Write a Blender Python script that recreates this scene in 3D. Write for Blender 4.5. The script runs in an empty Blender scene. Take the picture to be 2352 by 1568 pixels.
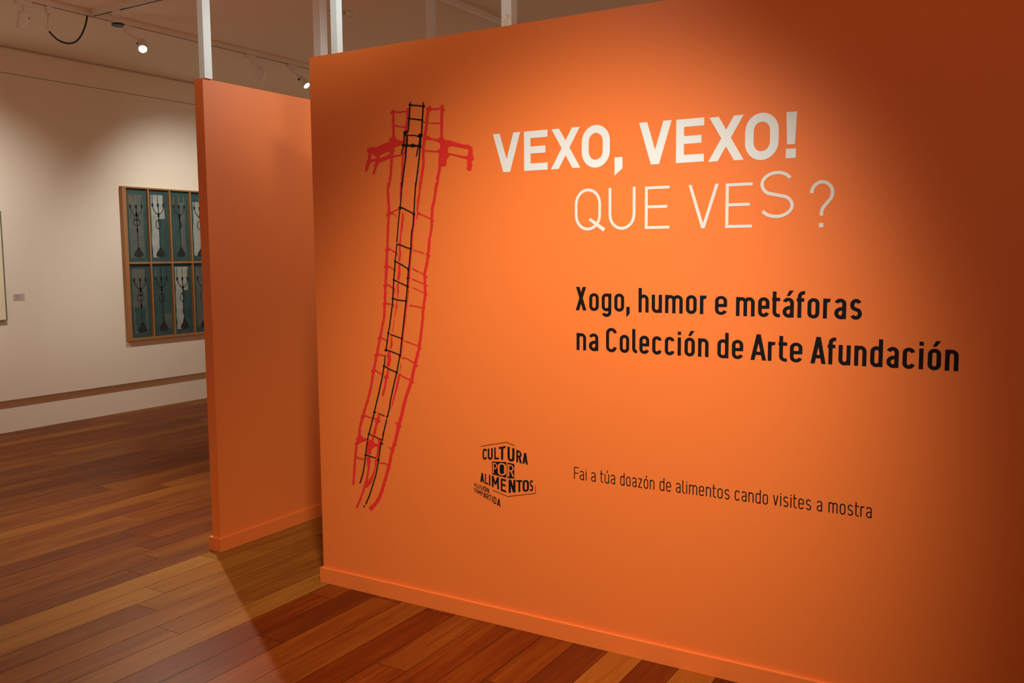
import bpy, bmesh, math, random
from mathutils import Vector, Matrix
from mathutils.geometry import tessellate_polygon

# ------------------------------------------------------------------ camera
scene = bpy.context.scene
COL = scene.collection
FOCAL_PX, YAW, PITCH, ROLL = 2069.95, 0.543774, 0.096693, -0.007733
CAM_POS = Vector((2.8426, -3.0042, 1.5))
_f = Vector((-math.sin(YAW) * math.cos(PITCH), math.cos(YAW) * math.cos(PITCH), -math.sin(PITCH)))
_r = Vector((math.cos(YAW), math.sin(YAW), 0))
_u = _r.cross(_f)
_r2 = math.cos(ROLL) * _r + math.sin(ROLL) * _u
_u2 = -math.sin(ROLL) * _r + math.cos(ROLL) * _u
cam_data = bpy.data.cameras.new('camera')
cam_data.sensor_fit = 'HORIZONTAL'
cam_data.sensor_width = 36.0
cam_data.lens = FOCAL_PX / 2352 * 36.0
cam_data.clip_start = 0.05
cam = bpy.data.objects.new('camera', cam_data)
COL.objects.link(cam)
cam.matrix_world = Matrix(((_r2.x, _u2.x, -_f.x, CAM_POS.x), (_r2.y, _u2.y, -_f.y, CAM_POS.y),
                           (_r2.z, _u2.z, -_f.z, CAM_POS.z), (0, 0, 0, 1)))
scene.camera = cam

# ------------------------------------------------------------------ exposure, world, gallery lights
scene.view_settings.view_transform = 'Standard'
scene.view_settings.look = 'None'
scene.view_settings.exposure = 0.0
scene.view_settings.gamma = 1.0
scene.view_settings.use_curve_mapping = False
world = bpy.data.worlds.new('world')
scene.world = world
world.use_nodes = True
# the unseen rest of the gallery: lit floors below the horizon, dimmer ceilings above it
wn, wl = world.node_tree.nodes, world.node_tree.links
bg = wn['Background']
bg.inputs[1].default_value = 1.0
w_tc = wn.new('ShaderNodeTexCoord')
w_sep = wn.new('ShaderNodeSeparateXYZ')
w_mr = wn.new('ShaderNodeMapRange')
w_mix = wn.new('ShaderNodeMix')
w_mix.data_type = 'RGBA'
w_mr.inputs['From Min'].default_value = -0.25
w_mr.inputs['From Max'].default_value = 0.25
w_mix.inputs[6].default_value = (0.57, 0.365, 0.235, 1)
w_mix.inputs[7].default_value = (0.19, 0.118, 0.070, 1)
wl.new(w_tc.outputs['Generated'], w_sep.inputs[0])
wl.new(w_sep.outputs['Z'], w_mr.inputs['Value'])
wl.new(w_mr.outputs[0], w_mix.inputs[0])
wl.new(w_mix.outputs[2], bg.inputs[0])


def spot(name, loc, target, watt, angle, blend=1.0, color=(1, 1, 1), radius=0.04):
    d = bpy.data.lights.new(name, 'SPOT')
    d.energy = watt
    d.spot_size = math.radians(angle)
    d.spot_blend = blend
    d.color = color
    d.shadow_soft_size = radius
    o = bpy.data.objects.new(name, d)
    COL.objects.link(o)
    o.location = loc
    o.rotation_euler = (Vector(target) - Vector(loc)).to_track_quat('-Z', 'Y').to_euler()
    return o


# exhibition spots outside the frame, with added fills for floor and wall top
spot('wall_spot_light', (2.25, -2.10, 3.18), (1.16, 0, 0.62), 545, 58, 1.0, (1.0, 0.985, 0.92), 0.14)
spot('post_spot_light', (2.40, -1.60, 3.20), (0.12, 0, 2.73), 330, 22, 1.0, (0.80, 1.0, 1.0), 0.22)
spot('floor_fill_light', (-3.10, -1.30, 3.10), (-2.60, 0.70, 0), 120, 95, 1.0, (1.0, 0.92, 0.75), 0.04)  # unseen fill, added to brighten the far left floor
spot('wall_top_fill_light', (1.25, -1.50, 3.16), (0.98, 0, 2.35), 22, 70, 1.0, (0.96, 1.0, 0.95), 0.05)  # unseen fill, added to lift the partition's top edge and posts
spot('panel_spot_light', (1.10, 1.55, 3.18), (-0.76, 0.75, 1.90), 95, 85, 1.0, (0.96, 1.0, 0.95), 0.12)

# ------------------------------------------------------------------ measures
WALL_TOP = 2.362
PANEL_X, PANEL_Y = -0.7536, 0.0572
BACK_X, CEIL = -4.816, 3.272
FRIEZE, PLINTH = 3.051, 0.283


# ------------------------------------------------------------------ helpers
def tag(o, label=None, cat=None, group=None, kind=None):
    if label: o['label'] = label
    if cat: o['category'] = cat
    if group: o['group'] = group
    if kind: o['kind'] = kind
    return o


def empty(name, loc=(0, 0, 0), rot=(0, 0, 0)):
    o = bpy.data.objects.new(name, None)
    COL.objects.link(o)
    o.location = loc
    o.rotation_euler = rot
    o.empty_display_size = 0.05
    return o


def mesh_obj(name, bm, mats, parent=None, smooth=False):
    me = bpy.data.meshes.new(name)
    bmesh.ops.recalc_face_normals(bm, faces=bm.faces) if smooth else None
    bm.to_mesh(me)
    bm.free()
    for m in (mats if isinstance(mats, (list, tuple)) else [mats]):
        me.materials.append(m)
    if smooth:
        for p in me.polygons: p.use_smooth = True
    o = bpy.data.objects.new(name, me)
    COL.objects.link(o)
    if parent: o.parent = parent
    return o


def add_box(bm, x0, x1, y0, y1, z0, z1, bevel=0.0, mi=0):
    v = [bm.verts.new(p) for p in ((x0, y0, z0), (x1, y0, z0), (x1, y1, z0), (x0, y1, z0),
                                   (x0, y0, z1), (x1, y0, z1), (x1, y1, z1), (x0, y1, z1))]
    fs = [bm.faces.new([v[i] for i in f]) for f in
          ((0, 3, 2, 1), (4, 5, 6, 7), (0, 1, 5, 4), (1, 2, 6, 5), (2, 3, 7, 6), (3, 0, 4, 7))]
    for f in fs: f.material_index = mi
    if bevel:
        es = list({e for f in fs for e in f.edges})
        bmesh.ops.bevel(bm, geom=es, offset=bevel, segments=2, affect='EDGES', profile=0.5)


def box_obj(name, x0, x1, y0, y1, z0, z1, mat, parent=None, bevel=0.0):
    bm = bmesh.new()
    add_box(bm, x0, x1, y0, y1, z0, z1, bevel)
    return mesh_obj(name, bm, mat, parent)


def add_lathe(bm, profile, axis_from, axis_dir, seg=28, mi=0, cap=True):
    """profile: (radius, distance along the axis)."""
    d = Vector(axis_dir).normalized()
    a = d.orthogonal().normalized()
    b = d.cross(a)
    o = Vector(axis_from)
    rings = []
    for r, h in profile:
        rings.append([bm.verts.new(o + d * h + (a * math.cos(2 * math.pi * i / seg) + b * math.sin(2 * math.pi * i / seg)) * max(r, 1e-4))
                      for i in range(seg)])
    for k in range(len(rings) - 1):
        for i in range(seg):
            j = (i + 1) % seg
            f = bm.faces.new((rings[k][i], rings[k][j], rings[k + 1][j], rings[k + 1][i]))
            f.material_index = mi
            f.smooth = True
    if cap:
        for rg in (rings[0][::-1], rings[-1]):
            f = bm.faces.new(rg)
            f.material_index = mi


def add_tube(bm, pts, rad, seg=10):
    pts = [Vector(p) for p in pts]
    rings = []
    for i, p in enumerate(pts):
        t = (pts[min(i + 1, len(pts) - 1)] - pts[max(i - 1, 0)]).normalized()
        a = t.cross(Vector((0.31, 0.94, 0.11))).normalized()
        b = t.cross(a)
        rings.append([bm.verts.new(p + (a * math.cos(2 * math.pi * k / seg) + b * math.sin(2 * math.pi * k / seg)) * rad) for k in range(seg)])
    for i in range(len(rings) - 1):
        for k in range(seg):
            j = (k + 1) % seg
            bm.faces.new((rings[i][k], rings[i][j], rings[i + 1][j], rings[i + 1][k])).smooth = True
    bm.faces.new(rings[0][::-1])
    bm.faces.new(rings[-1])


# ------------------------------------------------------------------ materials
def new_mat(name):
    m = bpy.data.materials.new(name)
    m.use_nodes = True
    return m, m.node_tree.nodes, m.node_tree.links, m.node_tree.nodes['Principled BSDF']


def plain(name, col, rough=0.5, metal=0.0, spec=0.5, bump=0.0, bscale=60.0, var=0.0):
    """painted or plain surface with a little procedural unevenness in colour and relief."""
    m, n, l, p = new_mat(name)
    p.inputs['Roughness'].default_value = rough
    p.inputs['Metallic'].default_value = metal
    p.inputs['Specular IOR Level'].default_value = spec
    p.inputs['Base Color'].default_value = (*col, 1)
    tc = n.new('ShaderNodeTexCoord')
    nz = n.new('ShaderNodeTexNoise')
    nz.inputs['Scale'].default_value = bscale
    nz.inputs['Detail'].default_value = 4
    l.new(tc.outputs['Object'], nz.inputs['Vector'])
    if var:
        mx = n.new('ShaderNodeMix')
        mx.data_type = 'RGBA'
        l.new(nz.outputs['Fac'], mx.inputs[0])
        mx.inputs[6].default_value = (*[c * (1 - var) for c in col], 1)
        mx.inputs[7].default_value = (*[min(1, c * (1 + var)) for c in col], 1)
        l.new(mx.outputs[2], p.inputs['Base Color'])
    if bump:
        b = n.new('ShaderNodeBump')
        b.inputs['Strength'].default_value = bump
        b.inputs['Distance'].default_value = 0.002
        l.new(nz.outputs['Fac'], b.inputs['Height'])
        l.new(b.outputs['Normal'], p.inputs['Normal'])
    return m


def glowing(name, col, strength):
    m, n, l, p = new_mat(name)
    p.inputs['Base Color'].default_value = (0.9, 0.9, 0.85, 1)
    p.inputs['Emission Color'].default_value = (*col, 1)
    p.inputs['Emission Strength'].default_value = strength
    return m


M_ORANGE = plain('orange_paint', (0.82, 0.178, 0.028), 0.48, spec=0.5, bump=0.12, bscale=220, var=0.02)
M_CREAM = plain('cream_wall_paint', (0.79, 0.72, 0.60), 0.7, spec=0.2, bump=0.1, bscale=120, var=0.015)
M_CEIL = plain('ceiling_paint', (0.86, 0.77, 0.64), 0.8, spec=0.15, var=0.02, bscale=3)
M_WHITE = plain('white_enamel', (0.82, 0.84, 0.82), 0.4, var=0.02, bscale=20)
M_TRACK = plain('white_track_metal', (0.74, 0.68, 0.60), 0.45, var=0.02, bscale=20)
M_SLOT = plain('dark_track_slot', (0.03, 0.025, 0.02), 0.6)
M_BLACKP = plain('black_plastic', (0.012, 0.012, 0.012), 0.4)
M_CABLE = plain('black_cable', (0.015, 0.017, 0.015), 0.45)
M_LAMP = plain('lamp_housing_white', (0.72, 0.66, 0.60), 0.4, var=0.02, bscale=20)
M_CHROME = plain('chrome_reflector', (0.8, 0.78, 0.75), 0.12, metal=1.0)
M_GLASS = plain('bulb_glass', (0.75, 0.72, 0.68), 0.1)
M_LIT = glowing('lit_lens', (1.0, 0.98, 0.92), 25)
M_WOODF = plain('honey_wood_frame', (0.36, 0.16, 0.05), 0.5, var=0.2, bscale=30)
M_VWHITE = plain('white_vinyl', (0.72, 0.72, 0.68), 0.6, bump=0.15, bscale=150, var=0.02)
M_VLIGHT = plain('pale_vinyl', (0.68, 0.65, 0.58), 0.6, bump=0.1, bscale=150, var=0.02)
M_VBLACK = plain('black_vinyl', (0.008, 0.006, 0.006), 0.6, spec=0.1)
M_VRED = plain('red_vinyl', (0.72, 0.024, 0.018), 0.55, spec=0.3)
M_TEAL = plain('teal_ground', (0.024, 0.068, 0.066), 0.6, var=0.5, bscale=9, bump=0.3)
M_PALE = plain('pale_grey_paint', (0.30, 0.34, 0.31), 0.6, var=0.35, bscale=14, bump=0.3)
M_GREY = plain('smoky_grey_paint', (0.085, 0.105, 0.095), 0.6, var=0.4, bscale=14)
M_INK = plain('dark_ink_paint', (0.010, 0.014, 0.014), 0.6, var=0.3, bscale=20)
M_OCHRE = plain('ochre_paint', (0.20, 0.125, 0.030), 0.6, var=0.4, bscale=30)
M_CANVAS = plain('pale_canvas', (0.76, 0.70, 0.50), 0.7, var=0.05, bscale=6)
M_GREENF = plain('grey_green_frame', (0.16, 0.17, 0.12), 0.5)
M_CARD = plain('grey_card', (0.52, 0.45, 0.42), 0.7, var=0.03)
M_CARDTXT = plain('card_print', (0.22, 0.19, 0.18), 0.7)
M_TAPE = plain('yellow_tape_residue', (0.75, 0.66, 0.16), 0.6, var=0.2, bscale=80)


def floor_material():
    m, n, l, p = new_mat('hardwood_planks')
    at = n.new('ShaderNodeAttribute')
    at.attribute_name = 'tone'
    geo = n.new('ShaderNodeNewGeometry')
    off = n.new('ShaderNodeVectorMath')
    off.operation = 'MULTIPLY_ADD'
    l.new(at.outputs['Color'], off.inputs[0])
    off.inputs[1].default_value = (7, 13, 5)
    l.new(geo.outputs['Position'], off.inputs[2])
    mp = n.new('ShaderNodeMapping')
    mp.inputs['Scale'].default_value = (34, 2.0, 1)
    l.new(off.outputs[0], mp.inputs['Vector'])
    g1 = n.new('ShaderNodeTexNoise')
    g1.inputs['Scale'].default_value = 1.0
    g1.inputs['Detail'].default_value = 6
    g1.inputs['Roughness'].default_value = 0.62
    g1.inputs['Distortion'].default_value = 0.6
    l.new(mp.outputs[0], g1.inputs['Vector'])
    mp2 = n.new('ShaderNodeMapping')
    mp2.inputs['Scale'].default_value = (6.5, 1.3, 1)
    l.new(off.outputs[0], mp2.inputs['Vector'])
    g2 = n.new('ShaderNodeTexNoise')
    g2.inputs['Scale'].default_value = 1.0
    g2.inputs['Detail'].default_value = 3
    l.new(mp2.outputs[0], g2.inputs['Vector'])
    sep = n.new('ShaderNodeSeparateColor')
    l.new(at.outputs['Color'], sep.inputs[0])

    def math_node(op, a, b):
        q = n.new('ShaderNodeMath')
        q.operation = op
        for i, v in enumerate((a, b)):
            if isinstance(v, (int, float)): q.inputs[i].default_value = v
            else: l.new(v, q.inputs[i])
        return q.outputs[0]
    t = math_node('ADD', math_node('MULTIPLY', sep.outputs[0], 0.62),
                  math_node('ADD', math_node('MULTIPLY', g1.outputs['Fac'], 0.62), math_node('MULTIPLY', g2.outputs['Fac'], 0.40)))
    t = math_node('SUBTRACT', t, 0.34)
    cr = n.new('ShaderNodeValToRGB')
    e = cr.color_ramp.elements
    e[0].position, e[0].color = 0.0, (0.080, 0.020, 0.005, 1)
    e[1].position, e[1].color = 1.0, (0.42, 0.19, 0.030, 1)
    for pos, c in ((0.3, (0.165, 0.040, 0.006, 1)), (0.6, (0.29, 0.105, 0.013, 1))):
        k = e.new(pos)
        k.color = c
    l.new(t, cr.inputs[0])
    redder = n.new('ShaderNodeMix')  # also carries the wall's orange bounce painted into the front planks
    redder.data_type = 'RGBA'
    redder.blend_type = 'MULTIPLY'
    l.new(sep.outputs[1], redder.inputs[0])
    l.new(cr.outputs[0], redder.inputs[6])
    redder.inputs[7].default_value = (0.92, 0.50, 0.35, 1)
    l.new(redder.outputs[2], p.inputs['Base Color'])
    p.inputs['Roughness'].default_value = 0.38
    p.inputs['Specular IOR Level'].default_value = 0.05
    b = n.new('ShaderNodeBump')
    b.inputs['Strength'].default_value = 0.06
    b.inputs['Distance'].default_value = 0.001
    l.new(g1.outputs['Fac'], b.inputs['Height'])
    l.new(b.outputs[0], p.inputs['Normal'])
    return m


# ------------------------------------------------------------------ the room
def build_floor():
    rnd = random.Random(11)
    bm = bmesh.new()
    lay = bm.loops.layers.float_color.new('tone')
    PW = 0.1405
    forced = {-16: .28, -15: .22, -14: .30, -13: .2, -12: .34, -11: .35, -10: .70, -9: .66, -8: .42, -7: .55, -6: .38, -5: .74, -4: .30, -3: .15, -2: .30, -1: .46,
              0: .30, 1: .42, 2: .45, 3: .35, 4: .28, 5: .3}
    k = math.floor((BACK_X - 0.604) / PW)
    while 0.604 + k * PW < 5.9:
        x0, x1 = 0.604 + k * PW, 0.604 + (k + 1) * PW
        y = -3.6 - rnd.random() * 1.2
        while y < 6.5:
            ln = 1.1 + rnd.random() * 1.5
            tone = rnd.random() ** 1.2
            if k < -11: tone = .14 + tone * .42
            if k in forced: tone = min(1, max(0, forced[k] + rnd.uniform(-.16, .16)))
            red = rnd.random() * .15 if k < -4 else rnd.uniform(.75, 1)  # front rows reddened: bounce light from the orange wall put into plank colour
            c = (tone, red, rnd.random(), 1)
            g, y1 = 0.0011, min(y + ln, 6.5)
            vs = [bm.verts.new(q) for q in ((x0 + g, y + g, 0), (x1 - g, y + g, 0), (x1 - g, y1 - g, 0), (x0 + g, y1 - g, 0))]
            f = bm.faces.new(vs)
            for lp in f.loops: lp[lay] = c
            y += ln
        k += 1
    # the dark joint below the planks
    f = bm.faces.new([bm.verts.new(q) for q in ((BACK_X, -3.6, -.003), (6.0, -3.6, -.003), (6.0, 6.5, -.003), (BACK_X, 6.5, -.003))])
    f.material_index = 1
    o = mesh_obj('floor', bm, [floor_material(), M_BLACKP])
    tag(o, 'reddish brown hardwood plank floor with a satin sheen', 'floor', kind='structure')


build_floor()
o = box_obj('ceiling', BACK_X - .2, 6.0, -3.6, 6.6, CEIL, CEIL + .1, M_CEIL)
tag(o, 'plain cream ceiling in brown half shade', 'ceiling', kind='structure')
# gallery wall at the left: set-back base, hanging board, frieze; narrow shadow gaps between them
bm = bmesh.new()
add_box(bm, BACK_X - .03, BACK_X, -3.6, 6.6, PLINTH, FRIEZE - .0025)
o = mesh_obj('wall_left', bm, M_CREAM)
tag(o, 'cream gallery wall board with the dark teal painting', 'wall', kind='structure')
bm = bmesh.new()
add_box(bm, BACK_X - .03, BACK_X, -3.6, 6.6, FRIEZE + .0025, CEIL - .016)
add_box(bm, BACK_X - .12, BACK_X - .03, -3.6, 6.6, FRIEZE - .05, CEIL)
o = mesh_obj('trim_1', bm, M_CREAM)
tag(o, 'cream frieze strip above the gallery wall board', 'wall trim', kind='structure')
o = box_obj('baseboard_left', BACK_X - .12, BACK_X - .045, -3.6, 6.6, 0, PLINTH + .1, M_CREAM)
tag(o, 'set back cream base below the gallery wall board', 'baseboard', kind='structure')

# ------------------------------------------------------------------ flat vinyl shapes on the partition face (x, z on the wall)
def flat_poly(bm, loops, y, mi=0):
    """filled outline with holes, facing -y."""
    pts = [[Vector((p[0], p[1], 0)) for p in lp] for lp in loops]
    flatp = [p for lp in pts for p in lp]
    vs = [bm.verts.new((p.x, y, p.y)) for p in flatp]
    for t in tessellate_polygon(pts):
        a, b, c = (flatp[i] for i in t)
        ar = (b.x - a.x) * (c.y - a.y) - (b.y - a.y) * (c.x - a.x)
        if abs(ar) < 1e-12: continue
        try:
            f = bm.faces.new([vs[i] for i in (t if ar > 0 else t[::-1])])
            f.material_index = mi
        except ValueError:
            pass


def flat_ribbon(bm, stations, y, rnd=None, jit=0.0):
    """stations: (x_left, z_left, x_right, z_right); optional ragged edge."""
    st = [list(s) for s in stations]
    if rnd:
        out = []
        for i in range(len(st) - 1):
            a, b = st[i], st[i + 1]
            ln = math.hypot((a[0] + a[2] - b[0] - b[2]) / 2, (a[1] + a[3] - b[1] - b[3]) / 2)
            n = max(1, int(ln / 0.008))
            for k in range(n):
                out.append([a[j] + (b[j] - a[j]) * k / n for j in range(4)])
        out.append(st[-1])
        for i, s in enumerate(out):
            if 0 < i < len(out) - 1:
                dx, dz = s[2] - s[0], s[3] - s[1]
                w = math.hypot(dx, dz) or 1
                u1, u2 = rnd.gauss(0, jit), rnd.gauss(0, jit)
                s[0] -= dx / w * u1; s[1] -= dz / w * u1
                s[2] += dx / w * u2; s[3] += dz / w * u2
        st = out
    row = [(bm.verts.new((s[0], y, s[1])), bm.verts.new((s[2], y, s[3]))) for s in st]
    for i in range(len(row) - 1):
        q = [row[i][0], row[i + 1][0], row[i + 1][1], row[i][1]]
        co = [v.co for v in q]
        ar = sum(co[k].x * co[(k + 1) % 4].z - co[(k + 1) % 4].x * co[k].z for k in range(4))
        bm.faces.new(q if ar > 0 else q[::-1])


# ------------------------------------------------------------------ a stroke alphabet in the manner of road-sign capitals
def arc(cx, cy, rx, ry, a0, a1, n=12):
    return [(cx + rx * math.cos(math.radians(a0 + (a1 - a0) * i / n)), cy + ry * math.sin(math.radians(a0 + (a1 - a0) * i / n))) for i in range(n + 1)]


def stroke(pts, s, closed=False):
    """ribbon of width s along pts -> list of quads."""
    pts = [p for i, p in enumerate(pts) if i == 0 or math.hypot(p[0] - pts[i - 1][0], p[1] - pts[i - 1][1]) > 1e-5]
    if closed and math.hypot(pts[0][0] - pts[-1][0], pts[0][1] - pts[-1][1]) < 1e-5: pts = pts[:-1]
    n = len(pts)
    L, R = [], []
    for i in range(n):
        p = pts[i]
        if closed: a, b = pts[i - 1], pts[(i + 1) % n]
        else: a, b = pts[max(i - 1, 0)], pts[min(i + 1, n - 1)]
        def nrm(u, v):
            d = math.hypot(v[0] - u[0], v[1] - u[1]) or 1e-9
            return (-(v[1] - u[1]) / d, (v[0] - u[0]) / d)
        n1 = nrm(a, p) if (closed or i > 0) else nrm(p, b)
        n2 = nrm(p, b) if (closed or i < n - 1) else nrm(a, p)
        mx, my = n1[0] + n2[0], n1[1] + n2[1]
        ml = math.hypot(mx, my) or 1e-9
        mx, my = mx / ml, my / ml
        k = s / 2 / max(0.35, mx * n1[0] + my * n1[1])
        L.append((p[0] + mx * k, p[1] + my * k))
        R.append((p[0] - mx * k, p[1] - my * k))
    m = n if closed else n - 1
    return [[R[i], R[(i + 1) % n], L[(i + 1) % n], L[i]] for i in range(m)]


def rect(x0, y0, x1, y1): return [[(x0, y0), (x1, y0), (x1, y1), (x0, y1)]]


def glyph(ch, s, w, xh=0.735, h=None):
    """polygons of one character; cap height 1, outer width w, stroke s."""
    h = h or s * 0.92
    c = w / 2
    a = (w - s) / 2
    G = []
    acc = {'á': 'a', 'é': 'e', 'ó': 'o', 'ú': 'u', 'Ó': 'O'}
    if ch in acc:
        G = glyph(acc[ch], s, w, xh, h)
        b = (1.0 if ch == 'Ó' else xh) + 0.08
        return G + [[(c - s * .45, b), (c + s * .35, b), (c + s * 1.35, b + .20), (c + s * .25, b + .20)]]

    def loop(y0, y1, k=1.05):
        ry = min(a * k, (y1 - y0 - h) / 2)
        return stroke(arc(c, y1 - h / 2 - ry, a, ry, 0, 180) + arc(c, y0 + h / 2 + ry, a, ry, 180, 360), s, True)

    def cee(y0, y1, k=1.05, e0=12, e1=-12):
        ry = min(a * k, (y1 - y0 - h) / 2)
        return stroke(arc(c, y1 - h / 2 - ry, a, ry, e0, 180) + arc(c, y0 + h / 2 + ry, a, ry, 180, 360 + e1), s)

    def ess(y0, y1):
        ru = (y1 - y0 - h) / 4 * 1.02
        rl = (y1 - y0 - h) / 2 - ru
        yu, yl = y1 - h / 2 - ru, y0 + h / 2 + rl
        return stroke(arc(c, yu, a * .96, ru, 28, 235, 18) + arc(c, yl, a, rl, 55, -152, 18), s)
    dgl = math.hypot(1, .35) * s
    if ch == 'O': G = loop(-.012, 1.012)
    elif ch == 'Q': G = loop(-.012, 1.012) + [[(c + a * .05, .24), (c + a * .05 + s * .75, .24 + s * .75), (w + .10 + s * .2, .0 + s * .45), (w + .10 - s * .5, -.03 - s * .25)]]
    elif ch == 'C': G = cee(-.012, 1.012, 1.05, 5, -5)
    elif ch == 'U':
        ry = min(a * 1.05, .45)
        G = stroke([(s / 2, 1)] + arc(c, h / 2 - .012 + ry, a, ry, 180, 360) + [(w - s / 2, 1)], s)
    elif ch == 'S': G = ess(-.012, 1.012)
    elif ch == 'E': G = rect(0, 0, s, 1) + rect(0, 1 - h, w, 1) + rect(0, 0, w, h) + rect(0, .5 - h / 2 + .02, w * .91, .5 + h / 2 + .02)
    elif ch == 'F': G = rect(0, 0, s, 1) + rect(0, 1 - h, w, 1) + rect(0, .5 - h / 2, w * .9, .5 + h / 2)
    elif ch == 'L': G = rect(0, 0, s, 1) + rect(0, 0, w, h)
    elif ch == 'T': G = rect(c - s / 2, 0, c + s / 2, 1) + rect(0, 1 - h, w, 1)
    elif ch == 'I': G = rect(0, 0, w, 1)
    elif ch == 'V':
        d, b = s * 1.08, s * 1.08
        yi = d / (c + b / 2 - 0) * 0
        run = c - b / 2
        yi = 1 - (c - d) / run
        G = [[(0, 1), (c - b / 2, 0), (c, max(yi, .02)), (d, 1)], [(c - b / 2, 0), (c + b / 2, 0), (c, max(yi, .02))],
             [(c + b / 2, 0), (w, 1), (w - d, 1), (c, max(yi, .02))]]
    elif ch == 'A':
        d, b = s * 1.08, s * 1.12
        yi = (c - d) / (c - b / 2)
        G = [[(0, 0), (d, 0), (c, min(yi, .98)), (c - b / 2, 1)], [(c - b / 2, 1), (c, min(yi, .98)), (c + b / 2, 1)],
             [(c + b / 2, 1), (c, min(yi, .98)), (w - d, 0), (w, 0)]] + rect(w * .2, .2, w * .8, .2 + h)
    elif ch == 'X':
        d = s * 1.15
        G = [[(0, 0), (d, 0), (w - .015, 1), (w - .015 - d, 1)], [(w - d, 0), (w, 0), (.015 + d, 1), (.015, 1)]]
    elif ch == 'N': G = rect(0, 0, s, 1) + rect(w - s, 0, w, 1) + [[(w - s * 1.1, 0), (w, 0), (s * 1.1, 1), (0, 1)]]
    elif ch == 'M':
        G = rect(0, 0, s, 1) + rect(w - s, 0, w, 1) + [[(0, 1), (c - s * .5, .3), (c + s * .5, .3), (s, 1)], [(w, 1), (w - s, 1), (c - s * .5, .3), (c + s * .5, .3)]]
    elif ch in 'PRD':
        yb = 0 if ch == 'D' else .43
        ry = min((1 - yb - h) / 2, a * 1.3)
        rx = min(a * 1.2, w - s)
        xr = w - s / 2 - rx
        G = rect(0, 0, s, 1) + stroke([(s / 2, 1 - h / 2)] + arc(xr, 1 - h / 2 - ry, rx, ry, 90, 0) + arc(xr, yb + h / 2 + ry, rx, ry, 0, -90) + [(s / 2, yb + h / 2)], h)
        if ch == 'R': G += [[(w - s * 1.12, 0), (w + .01, 0), (c + s * .75, .47), (c - s * .35, .47)]]
    elif ch == '#':
        G = rect(w * .22, .1, w * .22 + s * .8, .95) + rect(w * .62, .1, w * .62 + s * .8, .95) + rect(0, .3, w, .3 + h * .8) + rect(0, .62, w, .62 + h * .8)
    elif ch == ',': G = [[(0, .20), (s * 1.05, .20), (s * 1.05, -.07), (0, -.24)]]
    elif ch == '!': G = [[(w * .12, .30), (w * .86, .30), (w, 1), (0, 1)]] + rect(w * .02, 0, w * .96, .205)
    elif ch == '?':
        ry = .235
        G = stroke(arc(c, 1 - h / 2 - ry, a, ry, 180, -32, 16) + [(c + .06 * w, .42)] + [(c, .34), (c, .245)], s) + rect(c - s * .65, 0, c + s * .65, s * 1.25)
    # lower case
    elif ch == 'o': G = loop(-.01, xh + .01)
    elif ch == 'c': G = cee(-.01, xh + .01, 1.05, 8, -8)
    elif ch == 's': G = ess(-.01, xh + .01)
    elif ch == 'n' or ch == 'h' or ch == 'r' or ch == 'm':
        top = 1.0 if ch == 'h' else xh
        G = rect(0, 0, s, top)
        if ch == 'm':
            w1 = (w + s) / 2
            a1 = (w1 - s) / 2
            ry = min(a1 * 1.1, .22)
            for x0 in (0, w1 - s):
                G += stroke(arc(x0 + w1 / 2, xh - h / 2 - ry, a1, ry, 170, 0) + [(x0 + w1 - s / 2, 0)], s)
        elif ch == 'r':
            ry = min(a * 1.5, .22)
            G += stroke(arc(s / 2 + 2 * a * .85, xh - h / 2 - ry, 2 * a * .85, ry, 170, 72), s)
        else:
            ry = min(a * 1.1, .25)
            G += stroke(arc(c, xh - h / 2 - ry, a, ry, 172, 0) + [(w - s / 2, 0)], s)
    elif ch == 'u':
        ry = min(a * 1.1, .25)
        G = rect(w - s, 0, w, xh) + stroke([(s / 2, xh)] + arc(c, h / 2 - .01 + ry, a, ry, 180, 352), s)
    elif ch == 'd': G = loop(-.01, xh + .01) + rect(w - s, 0, w, 1)
    elif ch == 'g':
        ry = min(a * 1.0, .2)
        G = loop(-.01, xh + .01) + stroke([(w - s / 2, xh)] + arc(c, -.245 + h / 2 + ry, a, ry, 0, -160), s)
    elif ch == 'a':
        ry = min(a * 1.05, .22)
        yb = xh * .60
        rl = (yb - h) / 2
        G = stroke(arc(c, xh + .01 - h / 2 - ry, a, ry, 165, 0) + [(w - s / 2, 0)], s)
        G += stroke([(w - s / 2, yb - h / 2)] + arc(s / 2 + rl * .95, h / 2 - .01 + rl, rl * .95, rl, 90, 270) + arc(c, h / 2 - .01 + rl, a, rl, 285, 350), h)
    elif ch == 'e':
        ry = min(a * 1.05, (xh - h) / 2)
        ym = xh * .5
        G = rect(s * .6, ym - h * .5, w - s * .5, ym + h * .45)
        G += stroke([(w - s / 2, ym - h * .45)] + arc(c, xh + .01 - h / 2 - ry, a, ry, 0, 180) + arc(c, h / 2 - .01 + ry, a, ry, 180, 345), s)
    elif ch == 't':
        xs = w * .30
        ry = .14
        G = stroke([(xs, .97), (xs, h / 2 + ry)] + arc(xs + .13, h / 2 - .005 + ry, .13, ry, 180, 270, 8) + [(w, h / 2 - .005)], s) + rect(0, xh - h, w, xh)
    elif ch == 'f':
        xs = w * .36
        G = stroke([(xs, 0), (xs, 1 - h / 2 - .14)] + arc(xs + .13, 1 - h / 2 - .14, .13, .14, 180, 90, 8) + [(w, 1 - h / 2)], s) + rect(0, xh - h, w * .92, xh)
    elif ch == 'l':
        G = stroke([(s / 2, 1), (s / 2, h / 2 + .14)] + arc(s / 2 + .13, h / 2 - .005 + .14, .13, .14, 180, 270, 8) + [(w, h / 2 - .005)], s)
    elif ch == 'i': G = rect(0, 0, s, xh) + rect(0, xh + .10, s, xh + .10 + s * 1.05)
    elif ch == 'v':
        d = s * 1.05
        yi = xh - xh * (c - d) / (c - d / 2)
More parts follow.
